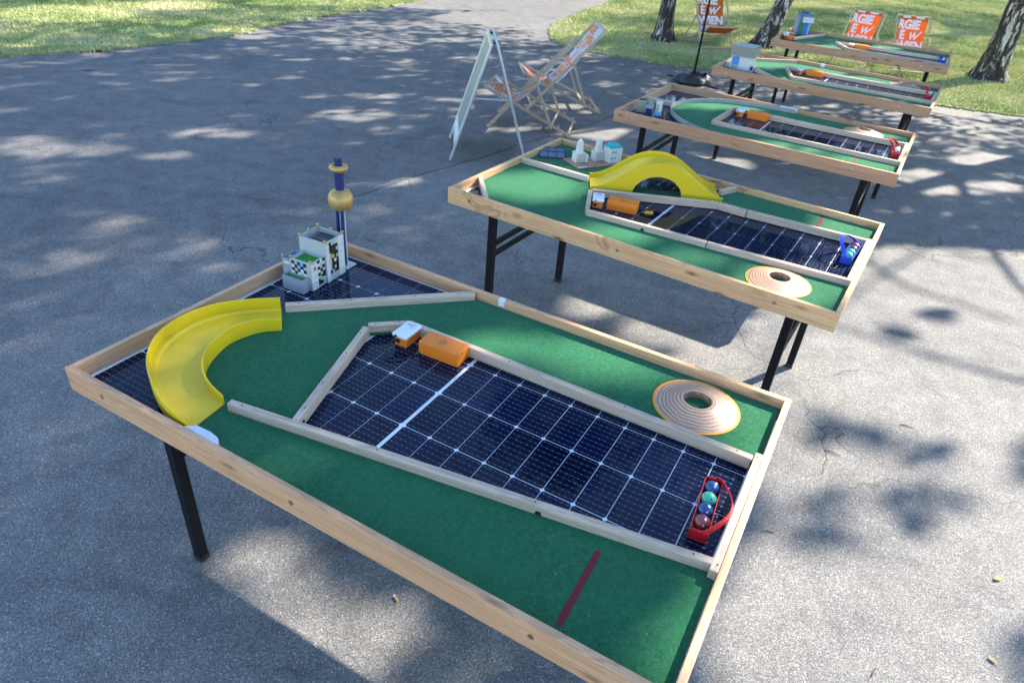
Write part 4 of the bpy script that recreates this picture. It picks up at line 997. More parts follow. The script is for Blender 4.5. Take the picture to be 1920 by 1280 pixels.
# ------------------------------------------------------------------ deck chairs
def sling_curve(top):
    return catmull([(-0.05, 0, 0.40), (0.06, 0, 0.315), (0.22, 0, 0.255), (0.38, 0, 0.34), (0.38 + (top[0] - 0.38) * 0.5, 0, 0.34 + (top[1] - 0.34) * 0.46), (top[0], 0, top[1])] if top[0] > 0.6 else [(-0.05, 0, 0.40), (0.05, 0, 0.315), (0.18, 0, 0.265), (0.29, 0, 0.37), (0.38, 0, 0.57), (top[0], 0, top[1])], 48)
def deck_chair(loc, rz, label, lean, front_print):
    """x runs from front (0) to back, y across; lean = top end of the long rails"""
    t = tag(empty('deck_chair', loc, rz), label, 'deck chair', 'deck chairs with printed canvas')
    hw = 0.29
    top = lean
    ux, uz = top
    for s in (-1, 1):
        bm = bmesh.new(); bar(bm, (0, s * hw, 0.012), (ux, s * hw, uz), 0.020, 0.030, 0.004); obj('long_rail', bm, WOOD_C, t)
        bm = bmesh.new(); bar(bm, (-0.06, s * (hw - 0.03), 0.405), (0.87, s * (hw - 0.03), 0.014), 0.020, 0.028, 0.004)
        br = obj('seat_rail', bm, WOOD_C, t)
        for q in (0.62, 0.72, 0.82):
            bm = bmesh.new(); z = 0.405 - 0.4204 * (q + 0.06) + 0.022; bar(bm, (q, s * (hw - 0.03), z), (q + 0.028, s * (hw - 0.03), z + 0.002), 0.021, 0.022, 0.002); obj('notch_block', bm, WOOD_C, br)
        f = 0.60
        bm = bmesh.new(); bar(bm, (ux * f, s * (hw + 0.024), uz * f), (0.67, s * (hw + 0.024), 0.085), 0.018, 0.027, 0.004); obj('prop_rail', bm, WOOD_C, t)
    def cross(p, w, r=0.013, nm='cross_bar'):
        bm = bmesh.new(); tube(bm, [(p[0], -w, p[1]), (p[0], w, p[1])], r, 12); obj(nm, bm, WOOD_C, t, 50)
    cross((-0.05, 0.398), hw - 0.041); cross((0.84, 0.030), hw - 0.041); cross((0.66, 0.10), hw + 0.013); cross((ux * 0.985, uz * 0.985), hw - 0.011); cross((0.06, 0.06), hw - 0.011)
    W = 0.242
    P = sling_curve((ux * 0.985, uz * 0.985))
    # wrap at both ends round the bars
    bm = bmesh.new(); rows = []
    Ns = []
    for k, p in enumerate(P):
        tt = (P[min(k + 1, 48)] - P[max(k - 1, 0)]).normalized(); n = Vector((-tt.z, 0, tt.x)); Ns.append(n)
        sag = [0.010 * math.sin(math.pi * (j / 6)) * math.sin(math.pi * k / 48) for j in range(7)]
        rows.append([bm.verts.new(p + n * (0.015 - sag[j]) + Vector((0, (-1 + j / 3) * W * (1 - 0.05 * math.sin(math.pi * k / 48)), 0))) for j in range(7)])
    for a, b in zip(rows, rows[1:]):
        for j in range(6): bm.faces.new((a[j], a[j + 1], b[j + 1], b[j]))
    ext = bmesh.ops.solidify(bm, geom=bm.faces[:], thickness=0.002)
    sl_ = obj('canvas_sling', bm, CANVAS_O if front_print else CANVAS_W, t, 60)
    cum = [0]
    for a, b in zip(P, P[1:]): cum.append(cum[-1] + (b - a).length)
    tot = cum[-1]
    def place(x, y, off):
        """x across (right positive seen from the front), y down from the top edge"""
        s = max(0, min(tot, tot - y)); k = 0
        while k < 47 and cum[k + 1] < s: k += 1
        f = (s - cum[k]) / (cum[k + 1] - cum[k])
        p = P[k].lerp(P[k + 1], f); n = Ns[k].lerp(Ns[k + 1], f).normalized()
        w = W * (1 - 0.05 * math.sin(math.pi * s / tot)); jj = (-x / W)
        sg = 0.010 * math.cos(jj * math.pi / 2) * math.sin(math.pi * s / tot)
        return p + n * (0.015 - sg + off) + Vector((0, -x * w / W, 0))
    def put(polys, x0, y0, mat, nm='printed_letter'):
        vs, fs = polys
        bm = bmesh.new()
        for fidx in fs: pass
        vv = [bm.verts.new((x, y, 0)) for x, y in vs]
        for f in fs:
            try: bm.faces.new([vv[i] for i in f])
            except ValueError: pass
        bmesh.ops.triangulate(bm, faces=bm.faces[:])
        # clip at the canvas edges
        for ax, lim in ((1, W - 0.002 - x0), (-1, W - 0.002 + x0)):
            bmesh.ops.bisect_plane(bm, geom=bm.verts[:] + bm.edges[:] + bm.faces[:], plane_co=(ax * lim, 0, 0), plane_no=(ax, 0, 0), clear_outer=True)
        for k in range(6):
            bmesh.ops.bisect_plane(bm, geom=bm.verts[:] + bm.edges[:] + bm.faces[:], plane_co=(0, k * 0.025, 0), plane_no=(0, 1, 0))
        for v in bm.verts: v.co = place(x0 + v.co.x, y0 - v.co.y, 0.0022)
        if bm.faces: 
            me = bpy.data.meshes.new(nm); bm.to_mesh(me); link_mesh(nm, me, mat, sl_)
        bm.free()
    Lt = CANVAS_W if front_print else CANVAS_O
    zig = ([(0.0, 0.10), (0.03, 0.115), (0.035, 0.045), (0.085, 0.118), (0.10, 0.118), (0.105, 0.048), (0.20, 0.135), (0.21, 0.135), (0.215, 0.125), (0.10, 0.0), (0.082, 0.0), (0.075, 0.066), (0.03, 0.0), (0.012, 0.0)], [tuple(range(14))])
    sz = 0.165
    if front_print:
        put(TXT['RGIE'], -0.262, 0.185, Lt); put(TXT['E'], -0.205, 0.345, Lt); put(zig, -0.020, 0.345, Lt, 'printed_logo'); put(TXT['WIEN'], -0.235, 0.505, Lt); put(TXT['RGIE'], -0.262, 0.665, Lt); put(TXT['E'], -0.205, 0.825, Lt)
        put(([(-0.20, 0), (-0.06, 0), (-0.06, 0.022), (-0.20, 0.022)], [(0, 1, 2, 3)]), 0, 0.028, Lt); put(([(0.03, 0), (0.18, 0), (0.18, 0.022), (0.03, 0.022)], [(0, 1, 2, 3)]), 0, 0.028, Lt)
    else:
        for k_, (w_, x_) in enumerate((('rgie', -0.24), ('wien', -0.16), ('e', -0.20), ('rgie', -0.10), ('wien', -0.24), ('rgie', -0.20), ('e', 0.06), ('wien', -0.14), ('rgie', -0.24), ('wien', -0.20), ('rgie', -0.12), ('e', -0.18))):
            put(TXT[w_], x_, 0.115 + k_ * 0.108, Lt)
            if w_ == 'e': put(zig, x_ + 0.11 if x_ < 0 else x_ - 0.24, 0.112 + k_ * 0.108, Lt, 'printed_logo')
    return t
TXT = {}
for s in ('RGIE', 'E', 'WIEN'): TXT[s] = text_polys(s, 0.185, 0.045); TXT[s.lower()] = text_polys(s, 0.128, 0.05)
def chair_at(fx, fy, ang, label, lean, fp, z=0.0): return deck_chair((fx, fy, z), ang, label, lean, fp)
# centre of the front feet, direction from front to back
chair_at(-0.42, 7.46, R(-8), 'white deck chair with orange print half behind the folding sign', (0.78, 0.88), False)
chair_at(-0.12, 8.22, R(8), 'white deck chair with orange print, farther of the pair by the sign', (0.80, 0.90), False)
chair_at(3.0, 12.55, math.atan2(0.95, -0.30), 'orange deck chair standing on the lawn behind the black pole', (0.62, 0.84), True, 0.02)
chair_at(5.16, 12.42, math.atan2(0.845, 0.535), 'orange deck chair left of the pair behind the farthest table', (0.47, 0.80), True, 0.02).scale = (1, 0.88, 1)
chair_at(5.97, 11.97, math.atan2(1.0, 0.02), 'orange deck chair right of the pair behind the farthest table', (0.47, 0.83), True, 0.02).scale = (1, 0.92, 1)

# ------------------------------------------------------------------ folding sign
def folding_sign():
    ax = Vector((0.992, 0.125, 0)); 
    o = tag(empty('folding_sign', (-0.366, 6.109, 0), math.atan2(ax.y, ax.x)), 'silver folding A-frame sign with a pale map poster', 'sign')
    Wd, H, S = 0.68, 1.01, 0.345
    for s in (-1, 1):
        foot = Vector((s * S, 0, 0)); ap = Vector((s * 0.022, 0, H)); d = (ap - foot).normalized(); nrm = Vector((s * d.z, 0, -s * d.x))
        for y in (0.018, Wd - 0.018):
            bm = bmesh.new(); bar(bm, foot + Vector((0, y, 0.004)), ap + Vector((0, y, 0)), 0.034, 0.020, 0.003, nrm); obj('frame_rail', bm, ALU_S, o)
        for f in (0.13, 0.985):
            p = foot.lerp(ap, f); bm = bmesh.new(); bar(bm, p + Vector((0, 0.036, 0)), p + Vector((0, Wd - 0.036, 0)), 0.034, 0.019, 0.003, nrm); obj('frame_bar', bm, ALU_S, o)
        a, b = foot.lerp(ap, 0.147), foot.lerp(ap, 0.968)
        bm = bmesh.new(); c0 = (a + b) / 2; hl = (b - a).length / 2
        Mx = Matrix((d, Vector((0, 1, 0)), d.cross(Vector((0, 1, 0))))).transposed().to_4x4(); Mx.translation = c0 + Vector((0, Wd / 2, 0))
        hull_box(bm, (-hl, -Wd / 2 + 0.036, -0.004), (hl, Wd / 2 - 0.036, 0.004), Mx)
        bd = obj('poster', bm, POSTER, o)
        bm = bmesh.new()
        sgn = 1 if (Mx.to_3x3() @ Vector((0, 0, 1))).dot(nrm) > 0 else -1
        zz = sgn * 0.0046
        for lo, hi in (((-hl, -Wd / 2 + 0.036), (-hl + 0.09, Wd / 2 - 0.036)),): hull_box(bm, (lo[0], lo[1], min(zz, zz + sgn * 0.0006)), (hi[0], hi[1], max(zz, zz + sgn * 0.0006)), Mx)
        obj('poster_margin', bm, WHITE_P, bd)
    for y in (0.05, Wd - 0.05):
        z = 0.55; f = z / H; x = S * (1 - f) + 0.022 * f
        bm = bmesh.new(); bar(bm, (-x + 0.012, y, z), (x - 0.012, y, z), 0.004, 0.014, 0.001); obj('hinge_stay', bm, ALU_S, o)
    for y in (0.10, Wd - 0.10):
        bm = bmesh.new(); tube(bm, [(-0.02, y, H - 0.01), (0.02, y, H - 0.01)], 0.008, 10); obj('hinge', bm, BLACK, o, 40)
folding_sign()

# ------------------------------------------------------------------ flag pole stand
def flag_stand():
    o = tag(empty('flag_pole_stand', (2.19, 10.18, 0), 0.3), 'slim black pole on a cross foot weighted by a black bag', 'pole stand')
    for k in range(4):
        a = k * math.pi / 2 + 0.5; bm = bmesh.new(); bar(bm, (0.02 * math.cos(a), 0.02 * math.sin(a), 0.02), (0.42 * math.cos(a), 0.42 * math.sin(a), 0.012), 0.03, 0.018, 0.003); obj('foot_bar', bm, BLACK, o)
    bm = bmesh.new(); tube(bm, [(0, 0, 0.01), (0, 0, 0.16)], 0.022, 16); obj('spigot', bm, BLACK, o, 40)
    bm = bmesh.new(); tube(bm, [(0, 0, 0.10), (0.002, 0.0, 0.5), (0.004, 0.002, 1.2), (0.01, 0.01, 2.4), (0.10, 0.02, 3.1), (0.35, 0.04, 3.4)], [0.017, 0.016, 0.014, 0.011, 0.008, 0.006], 12); obj('pole', bm, BLACK, o, 40)
    w = tag(empty('water_bag', (2.19, 10.18, 0), 0.3), 'black water-filled ballast bag lying over the pole foot', 'ballast bag')
    bm = bmesh.new()
    seg = 64; rings = []
    for j in range(7):
        f = j / 6; row = []
        for k in range(seg):
            a = 2 * math.pi * k / seg
            ro = 0.28 + 0.03 * math.sin(3 * a + 1) + 0.02 * math.sin(7 * a); ri = 0.05
            r = ri + (ro - ri) * f
            z = 0.035 + (0.075 + 0.018 * math.sin(2 * a) + 0.010 * math.sin(9 * a + f * 4)) * math.sin(math.pi * min(1, 0.12 + 0.88 * f)) ** 0.7
            row.append(bm.verts.new((r * math.cos(a), r * math.sin(a) * 0.8, z)))
        rings.append(row)
    for a_, b_ in zip(rings, rings[1:]):
        for k in range(seg): bm.faces.new((a_[k], a_[(k + 1) % seg], b_[(k + 1) % seg], b_[k]))
    low = [bm.verts.new((v.co.x, v.co.y, 0.03)) for v in rings[-1]]
    for k in range(seg): bm.faces.new((rings[-1][k], rings[-1][(k + 1) % seg], low[(k + 1) % seg], low[k]))
    obj('bag_skin', bm, BAG, w, 60)
    bm = bmesh.new(); tube(bm, [(0.16, -0.02, 0.10), (0.16, -0.02, 0.135)], 0.02, 14); obj('filler_cap', bm, BLACK, w, 40)
flag_stand()

# ------------------------------------------------------------------ trees
# openings cut into the unseen crowns to shape sunlight (centre and two half axes of the sun patch each lets through, on the ground)
LIT = [[-3.92, 5.48, 0.65, 0.19, 0.14, -0.24], [-4.25, 5.65, 0.31, 0.09, 0.08, -0.13], [-3.64, 4.88, 0.25, 0.06, 0.07, -0.12], [-3.02, 6.2, 0.57, 0.17, 0.09, -0.2], [-2.98, 5.58, 0.36, 0.1, 0.07, -0.15], [-1.88, 7.2, 0.52, 0.17, 0.06, -0.26], [-1.83, 7.99, 0.4, 0.14, 0.04, -0.18], [-2.38, 7.79, 0.24, 0.09, 0.04, -0.13], [-2.95, 8.45, 0.26, 0.1, 0.05, -0.15], [-3.14, 9.47, 0.25, 0.11, 0.06, -0.18], [-4.16, 10.5, 0.33, 0.16, 0.08, -0.21], [-1.64, 8.99, 0.44, 0.17, 0.03, -0.16], [-1.36, 11.67, 0.48, 0.24, 0.03, -0.26], [-0.47, 8.69, 0.45, 0.16, 0.01, -0.21], [-1.29, 5.34, 0.29, 0.07, 0.03, -0.14], [-0.96, 5.43, 0.26, 0.06, 0.02, -0.14], [-0.84, 4.54, 0.3, 0.07, 0.01, -0.07], [-1.66, 4.7, 0.22, 0.05, 0.02, -0.08], [-2.22, 2.85, 0.3, 0.05, 0.06, -0.1], [-1.97, 2.24, 0.37, 0.05, 0.06, -0.1], [-1.67, 2.56, 0.14, 0.02, 0.05, -0.1], [-0.77, 16.27, 2.23, 1.45, 0.05, -0.95], [-0.57, 14.43, 1.3, 0.75, 0.03, -0.63], [-0.05, 10.1, 0.52, 0.21, 0.0, -0.17], [-0.98, 10.41, 0.37, 0.16, 0.02, -0.18], [1.62, 1.81, 0.66, 0.07, -0.22, -0.51], [2.86, 3.69, 0.62, 0.1, -0.52, -1.02], [2.05, 3.55, 0.41, 0.07, -0.16, -0.44], [1.54, 2.43, 0.34, 0.04, -0.07, -0.21], [2.86, 4.52, 0.55, 0.11, -0.24, -0.54], [1.97, 2.1, 0.48, 0.06, -0.12, -0.25], [1.08, 1.53, 0.31, 0.03, -0.08, -0.29], [1.19, 3.3, 0.25, 0.04, -0.03, -0.17], [1.74, 3.03, 0.3, 0.05, -0.1, -0.3], [0.76, 7.36, 0.35, 0.11, -0.01, -0.23], [0.02, 7.22, 0.28, 0.09, 0.0, -0.15], [0.37, 8.29, 0.25, 0.09, -0.0, -0.14], [1.87, 6.65, 0.33, 0.09, -0.06, -0.29], [2.02, 6.18, 0.42, 0.11, -0.05, -0.23], [4.23, 6.66, 0.66, 0.17, -0.11, -0.23], [3.9, 6.88, 0.3, 0.08, -0.09, -0.21], [5.02, 7.67, 0.41, 0.11, -0.11, -0.21], [1.91, 8.46, 0.34, 0.11, -0.03, -0.2], [2.66, 18.06, 3.62, 2.3, -0.17, -1.34], [6.88, 20.73, 2.5, 1.59, -0.3, -0.99], [8.7, 14.65, 1.22, 0.53, -1.4, -2.67], [5.65, 12.45, 1.29, 0.53, -0.42, -1.07], [4.0, 13.77, 0.67, 0.32, -0.23, -0.93], [6.07, 10.24, 1.0, 0.34, -0.24, -0.48], [0.64, 13.32, 0.58, 0.3, -0.01, -0.33], [2.96, 14.63, 0.91, 0.47, -0.07, -0.39], [8.8, 17.65, 0.65, 0.33, -0.83, -1.85], [-7.04, 10.8, 0.71, 0.41, 0.31, -0.53], [-6.24, 12.1, 0.81, 0.5, 0.18, -0.37], [-4.12, 13.89, 1.01, 0.65, 0.1, -0.35], [-4.43, 10.8, 0.4, 0.21, 0.06, -0.15], [-0.82, 1.62, 0.15, 0.02, 0.04, -0.12], [-0.64, 1.41, 0.16, 0.02, 0.04, -0.12], [-0.38, 1.38, 0.14, 0.01, 0.02, -0.1], [-0.57, 1.23, 0.15, 0.02, -0.01, -0.1], [-0.23, 0.87, 0.08, 0.01, -0.04, -0.15], [-1.1, 1.22, 0.08, 0.01, 0.01, -0.06], [-0.81, 1.22, 0.11, 0.02, -0.0, -0.05], [-0.25, 0.74, 0.07, 0.01, -0.07, -0.27], [-0.44, 0.35, 0.06, 0.01, -0.05, -0.25], [-0.57, 0.13, 0.07, 0.01, -0.01, -0.07], [-1.07, 2.71, 0.14, 0.03, 0.01, -0.11], [-0.87, 2.76, 0.17, 0.04, 0.0, -0.14], [-0.57, 2.22, 0.15, 0.03, -0.01, -0.08], [0.67, 2.52, 0.17, 0.04, -0.16, -0.42], [0.13, 1.85, 0.16, 0.03, -0.04, -0.15], [-0.24, 2.04, 0.1, 0.02, -0.01, -0.06], [0.67, 4.88, 0.27, 0.09, -0.03, -0.12], [0.64, 3.76, 0.23, 0.06, -0.03, -0.12], [1.02, 3.56, 0.22, 0.06, -0.06, -0.15], [1.44, 4.11, 0.25, 0.07, -0.09, -0.21], [2.06, 5.2, 0.31, 0.1, -0.08, -0.19], [1.75, 6.11, 0.34, 0.13, -0.04, -0.12], [1.36, 6.68, 0.24, 0.1, -0.04, -0.14], [2.66, 8.06, 0.45, 0.21, -0.06, -0.15], [-2.04, 1.04, 0.06, 0.01, 0.05, -0.11], [-1.41, 0.99, 0.05, 0.01, 0.02, -0.11]]
WEAK = {k: 0.72 for k in range(25)}
WEAK.update({21: 1.0, 22: 1.0, 18: 0.2, 19: 0.2, 20: 0.2, 80: 0.1, 81: 0.15})
LIT = [[e[0], e[1]] + [q * WEAK.get(k, 1.0) for q in e[2:]] for k, e in enumerate(LIT)]
LIT = [e if k < 59 else [e[0], e[1]] + [q * 1.6 for q in e[2:]] for k, e in enumerate(LIT)]
SHADE = []
rs = random.Random(8)
# spots where crown leaves are kept, shaping shade streaks across the sunny ground
for line, m_ in (([(1.40, 2.72), (1.75, 2.62), (2.19, 2.55), (2.75, 2.62)], 34), ([(1.10, 1.95), (1.35, 2.03), (1.60, 2.13), (1.95, 2.27)], 26), ([(2.7, 5.1), (3.1, 5.2), (3.6, 5.4), (4.2, 5.6)], 22), ([(1.7, 1.40), (1.9, 1.52), (2.1, 1.6)], 8), ([(2.2, 3.6), (2.6, 3.9), (3.2, 4.2)], 8)):
    for q_ in range(m_):
        t_ = rs.uniform(0, len(line) - 1.001); a_ = int(t_); f_ = t_ - a_
        x_ = line[a_][0] * (1 - f_) + line[a_ + 1][0] * f_; y_ = line[a_][1] * (1 - f_) + line[a_ + 1][1] * f_
        an_ = rs.uniform(-0.2, 0.9); r_ = rs.uniform(0.03, 0.10); e_ = rs.uniform(0.35, 0.8)
        SHADE.append([x_ + rs.gauss(0, 0.05), y_ + rs.gauss(0, 0.07), r_ * math.cos(an_), r_ * math.sin(an_), -r_ * e_ * math.sin(an_), r_ * e_ * math.cos(an_)])
# random spots where crown leaves are thinned, shaping soft dapples on the far left of the forecourt
THIN = []
for q_ in range(230):
    x_, y_ = rs.uniform(-6.5, 1.2), rs.uniform(3.6, 12.5)
    an_ = rs.uniform(0.0, 0.7); r_ = rs.uniform(0.05, 0.26); e_ = rs.uniform(0.35, 0.8)
    THIN.append([x_, y_, r_ * math.cos(an_), r_ * math.sin(an_), -r_ * e_ * math.sin(an_), r_ * e_ * math.cos(an_)])
LITP2 = [(4.2, 12.9), (9.8, 15.0), (8.8, 12.6), (6.9, 9.7), (5.5, 9.9), (4.6, 11.3)]  # crowns left leafless here to keep the lawn sunlit
LITP = [(0.75, 1.1), (1.15, 1.9), (1.0, 2.9), (1.55, 3.9), (2.2, 4.9), (2.9, 5.1), (4.2, 5.2), (4.2, 3.2), (2.6, 1.5), (2.0, 1.0)]  # same for the forecourt on the right, leaves removed to let sun in
def in_any(E_, gx, gy, grow=1.0):
    r = np.zeros(len(gx), bool)
    for cx, cy, ax, ay, bx, by in E_:
        det = ax * by - ay * bx
        dx, dy = gx - cx, gy - cy
        a = (dx * by - dy * bx) / det; b = (ax * dy - ay * dx) / det
        r |= (a * a + b * b) < grow * grow
    return r
def tree(loc, h, r0, lean, crown, nclump, nleaf, label, leafm=LEAF, gaps=True, group='birch trees', lsize=0.075, seed=0):
    """crown = (low z, high z, radius)"""
    g = np.random.default_rng(100 + seed); rr = random.Random(seed)
    t = tag(empty('birch_tree', loc), label, 'tree', group)
    zs = [0, 0.06, 0.16, 0.35, 0.7, 1.2, 2, 3, 4.5, 6.5, h * 0.8, h * 0.97]
    zs = sorted(z for z in zs if z <= h)
    ph = rr.uniform(0, 6)
    axis = lambda z: Vector((lean[0] * z * (1 - 0.35 * z / h) + 0.05 * math.sin(z * 0.9 + ph), lean[1] * z * (1 - 0.35 * z / h) + 0.05 * math.cos(z * 0.8 + ph), z))
    def rad(z): return r0 * (1 - 0.93 * (z / h) ** 0.9) + r0 * 0.75 * math.exp(-z / 0.14)
    bm = bmesh.new(); fz = []
    z = 0.0
    while z < h * 0.97: fz.append(z); z += 0.03 if z < 1.5 else 0.25
    seg = 40; rings = []
    for z in fz:
        c = axis(z); row = []
        for k in range(seg):
            a = 2 * math.pi * k / seg
            flut = 1 + (0.16 * math.sin(5 * a + ph) + 0.10 * math.sin(3 * a + 2 * ph)) * math.exp(-z / 0.35) + 0.03 * math.sin(9 * a + 7 * z) + 0.02 * g.normal()
            row.append(bm.verts.new(c + Vector((math.cos(a), math.sin(a), 0)) * rad(z) * flut))
        rings.append(row)
    for a_, b_ in zip(rings, rings[1:]):
        for k in range(seg): bm.faces.new((a_[k], a_[(k + 1) % seg], b_[(k + 1) % seg], b_[k]))
    obj('trunk', bm, BARK, t, 60)
    z0, z1, cr_ = crown
    ends = []
    bm = bmesh.new()
    for k in range(12):
        zb = z0 * 0.8 + (z1 * 0.85 - z0 * 0.8) * k / 12; a = k * 2.4 + ph
        p = axis(zb); ln = cr_ * (0.95 - 0.45 * k / 12)
        q = p + Vector((math.cos(a) * ln, math.sin(a) * ln, ln * 0.55)); m_ = p.lerp(q, 0.5) + Vector((0, 0, 0.12 * ln))
        tube(bm, catmull([p, m_, q], 8), [max(0.008, rad(zb) * 0.45 * (1 - j / 9)) for j in range(9)], 7)
        ends.append(q)
    obj('limbs', bm, BARK, t, 60)
    # leaf clumps spread through the crown's volume
    cz = g.uniform(0, 1, nclump) ** 0.9 * (z1 - z0) + z0
    f = (cz - z0) / (z1 - z0); rmax = cr_ * np.clip(1.15 * np.sin(np.pi * (0.18 + 0.80 * f)), 0.15, 1)
    an = g.uniform(0, 2 * np.pi, nclump); rd = np.sqrt(g.uniform(0.02, 1, nclump)) * rmax
    ax = np.array([axis(z)[:2] for z in cz])
    cc = np.stack([ax[:, 0] + rd * np.cos(an), ax[:, 1] + rd * np.sin(an), cz], 1)
    n = nclump * nleaf
    idx = np.repeat(np.arange(nclump), nleaf)
    P = cc[idx] + g.normal(0, 1, (n, 3)) * np.array([0.30, 0.30, 0.26]) * (cr_ / 3.0) ** 0.5
    if gaps:
        gx = loc[0] + P[:, 0] - P[:, 2] * KS * SX; gy = loc[1] + P[:, 1] - P[:, 2] * KS * SY
        k = ~((in_any(THIN, gx, gy) & (g.random(n) < 0.72)) | in_any(LIT[21:23] + LIT[25:], gx, gy, 1.12) | (in_any(LIT[:21] + LIT[23:25], gx, gy, 1.1) & (g.random(n) < 0.9)) | in_poly_np(LITP, gx, gy) | in_poly_np(LITP2, gx, gy)) | (in_any(SHADE, gx, gy) & (g.random(n) < 0.38))
        P = P[k]; n = len(P)
    s = g.uniform(0.7, 1.3, n) * lsize
    a = g.normal(0, 1, (n, 3)); a /= np.linalg.norm(a, axis=1)[:, None]
    b = g.normal(0, 1, (n, 3)); b -= a * (a * b).sum(1)[:, None]; b /= np.linalg.norm(b, axis=1)[:, None]
    a *= s[:, None]; b *= (s * 0.7)[:, None]
    V = np.stack([P - a, P + b * 0.9 - a * 0.15, P + a, P - b * 0.9 - a * 0.15], 1).astype(np.float32)
    me = bpy.data.meshes.new('crown')
    me.vertices.add(n * 4); me.vertices.foreach_set('co', V.ravel())
    me.loops.add(n * 4); me.loops.foreach_set('vertex_index', np.arange(n * 4, dtype=np.int32))
    me.polygons.add(n); me.polygons.foreach_set('loop_start', np.arange(0, n * 4, 4, dtype=np.int32))
    me.update()
    link_mesh('crown', me, leafm, t)
tree((2.12, 13.17, 0.0), 12.5, 0.135, (-0.03, 0.01), (3.6, 12.0, 3.4), 170, 110, 'dark birch trunk behind the black pole', seed=1)
tree((4.03, 13.44, 0.0), 12.0, 0.150, (0.22, 0.06), (3.4, 11.5, 3.4), 180, 110, 'leaning birch trunk left of the farthest table', seed=2)
tree((7.46, 12.40, 0.0), 12.5, 0.200, (0.02, 0.02), (3.2, 12.0, 3.8), 230, 110, 'thick birch trunk at the right edge of the lawn', seed=3)
tree((11.8, 6.9, 0.0), 12.5, 0.18, (0.0, 0.0), (3.4, 12.0, 4.4), 300, 110, 'birch out of view to the right, known by its shade over the tables', seed=4)
tree((9.2, 10.4, 0.0), 12.0, 0.17, (0.0, 0.0), (4.5, 11.5, 3.4), 230, 110, 'birch just out of view beside the right lawn edge, known by its shade', seed=9)
tree((12.8, 12.2, 0.0), 12.0, 0.18, (0.0, 0.0), (3.0, 11.5, 3.6), 190, 100, 'birch out of view behind the right lawn, known by its shade', seed=5)
tree((16.6, 22.6, 0.0), 13.0, 0.18, (0.0, 0.0), (3.4, 12.5, 4.4), 230, 110, 'birch out of view far right of the lawn chairs, known by its shade', seed=6)
tree((2.6, 20.5, 0.0), 12.0, 0.18, (0.0, 0.02), (3.4, 11.5, 3.4), 170, 100, 'birch out of view beyond the path bend, known by its shade', seed=7)
for k, (x, y, h) in enumerate(((-14, 34, 15), (-6, 38, 17), (3, 40, 16), (12, 38, 18), (-22, 26, 16), (21, 44, 17))):
    tree((x, y, 0.0), h, 0.28, (0.0, 0.0), (2.0, h, 5.2), 130, 70, 'tall tree of the park edge, %s in the row beyond the picture' % ('first', 'second', 'third', 'fourth', 'fifth', 'sixth')[k], LEAF_D, True, 'trees of the park edge', 0.20, 20 + k)

# ------------------------------------------------------------------ small litter
def butt(x, y, a, label):
    o = tag(empty('cigarette_butt', (x, y, 0.0045), a), label, 'cigarette butt')
    bm = bmesh.new(); tube(bm, [(0, 0, 0), (0.020, 0, 0)], 0.004, 12); obj('filter', bm, FILTER, o, 50)
    bm = bmesh.new(); tube(bm, [(0.0202, 0, 0), (0.029, 0.001, 0.0005)], [0.0041, 0.0038], 12); obj('paper', bm, PAPER, o, 50)
butt(-0.318, 1.495, 2.2, 'cigarette butt on the asphalt beside the nearest table')
def twig(x, y, a, ln, m, label):
    bm = bmesh.new(); tube(bm, [(-ln / 2, 0, 0.004), (-ln * 0.1, ln * 0.06, 0.006), (ln * 0.2, ln * 0.03, 0.005), (ln / 2, ln * 0.1, 0.003)], [0.0022, 0.0024, 0.002, 0.0012], 6)
    o = obj('twig', bm, m, None, 60); o.location = (x, y, 0); o.rotation_euler = (0, 0, a); tag(o, label, 'twig', 'twigs on the asphalt')
twig(-0.172, 1.304, 0.6, 0.035, TWIG, 'short pale twig on the asphalt left of the bottom leg shadow')
twig(0.033, 1.257, -0.9, 0.03, TWIG, 'pale twig near the bottom edge under the nearest table')
twig(1.118, 1.975, -0.1, 0.05, TWIG_D, 'thin black twig right of the nearest table')
twig(1.562, 2.506, -0.5, 0.07, TWIG_D, 'dark twig in the shade streak right of the nearest table')
twig(1.33, 1.392, 0.8, 0.05, TWIG, 'pale curved twig at the bottom right')
twig(-0.115, 1.42, 1.1, 0.025, TWIG, 'tiny straw beside the cigarette butt')
twig(2.03, 2.765, -0.4, 0.06, TWIG_D, 'dark twig on the sunlit asphalt at right')
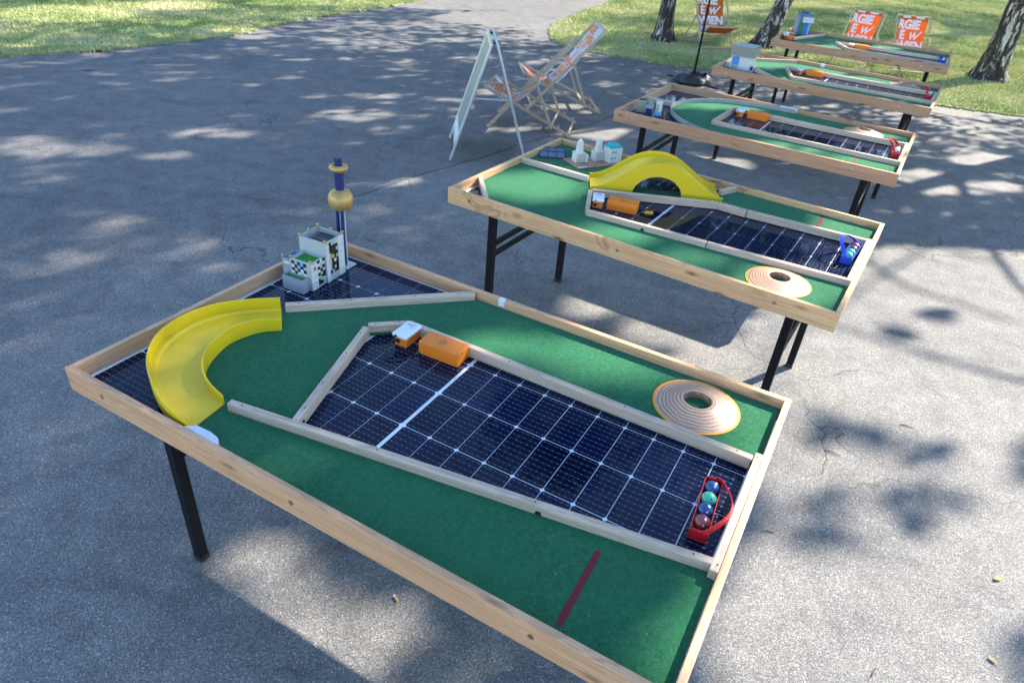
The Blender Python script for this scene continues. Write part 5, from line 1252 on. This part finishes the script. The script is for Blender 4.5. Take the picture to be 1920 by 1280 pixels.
def leaf(x, y, a, s, m, label):
    bm = bmesh.new()
    top = [(-1, 0), (-0.6, 0.35), (0, 0.5), (0.55, 0.32), (1, 0), (0.55, -0.32), (0, -0.5), (-0.6, -0.35)]
    c = [bm.verts.new((px * s, py * s, 0.004 + s * 0.25 * (abs(py)) + s * 0.12 * px * px)) for px, py in top]; bm.faces.new((c[0], c[1], c[7])); bm.faces.new((c[1], c[2], c[6], c[7])); bm.faces.new((c[2], c[3], c[5], c[6])); bm.faces.new((c[3], c[4], c[5]))
    bmesh.ops.solidify(bm, geom=bm.faces[:], thickness=0.0006)
    o = obj('fallen_leaf', bm, m); o.location = (x, y, 0.001); o.rotation_euler = (0, 0, a); tag(o, label, 'leaf', 'leaves fallen on the asphalt')
leaf(1.992, 1.842, 0.4, 0.022, LEAF_Y, 'pale dry leaf at the right edge')
leaf(1.777, 1.478, -0.9, 0.018, LEAF_Y, 'pale dry leaf at the bottom right corner')
leaf(-1.568, 4.929, 0.1, 0.028, LEAF_Y, 'dry leaf on the asphalt left of the toy chimney')
leaf(-5.081, 7.947, 0.3, 0.05, LEAF_G, 'green leaf on the asphalt near the left lawn')
leaf(-0.268, 11.971, 0.2, 0.05, PAPER, 'white scrap on the path beyond the folding sign')
leaf(-0.118, 12.928, 0.5, 0.05, LEAF_G, 'greenish leaf on the path near the lawn corner')
leaf(-1.003, 4.882, -0.6, 0.018, LEAF_Y, 'small leaf on the asphalt right of the toy chimney')
r5 = random.Random(3)
names_ = ('brown crumb of bark at the left lawn edge', 'brown crumb of bark at the right lawn edge')
for side, edge in enumerate((le, re_)):
    pts = [p for p in edge if abs(p[0]) < 8 and p[1] < 19]
    for k in range(46):
        p = r5.choice(pts); s = r5.uniform(0.008, 0.022)
        bm = bmesh.new(); bmesh.ops.create_icosphere(bm, subdivisions=1, radius=s)
        for v in bm.verts: v.co = Vector((v.co.x * r5.uniform(0.7, 1.6), v.co.y * r5.uniform(0.7, 1.3), v.co.z * 0.4))
        o = obj('bark_crumb', bm, r5.choice([M_BROWN, TWIG, LEAF_Y, TWIG])); o.location = (p[0] + r5.gauss(0, 0.07), p[1] + r5.gauss(0, 0.07), s * 0.35)
        tag(o, names_[side], 'debris', 'crumbs along the %s lawn edge' % ('left', 'right')[side])
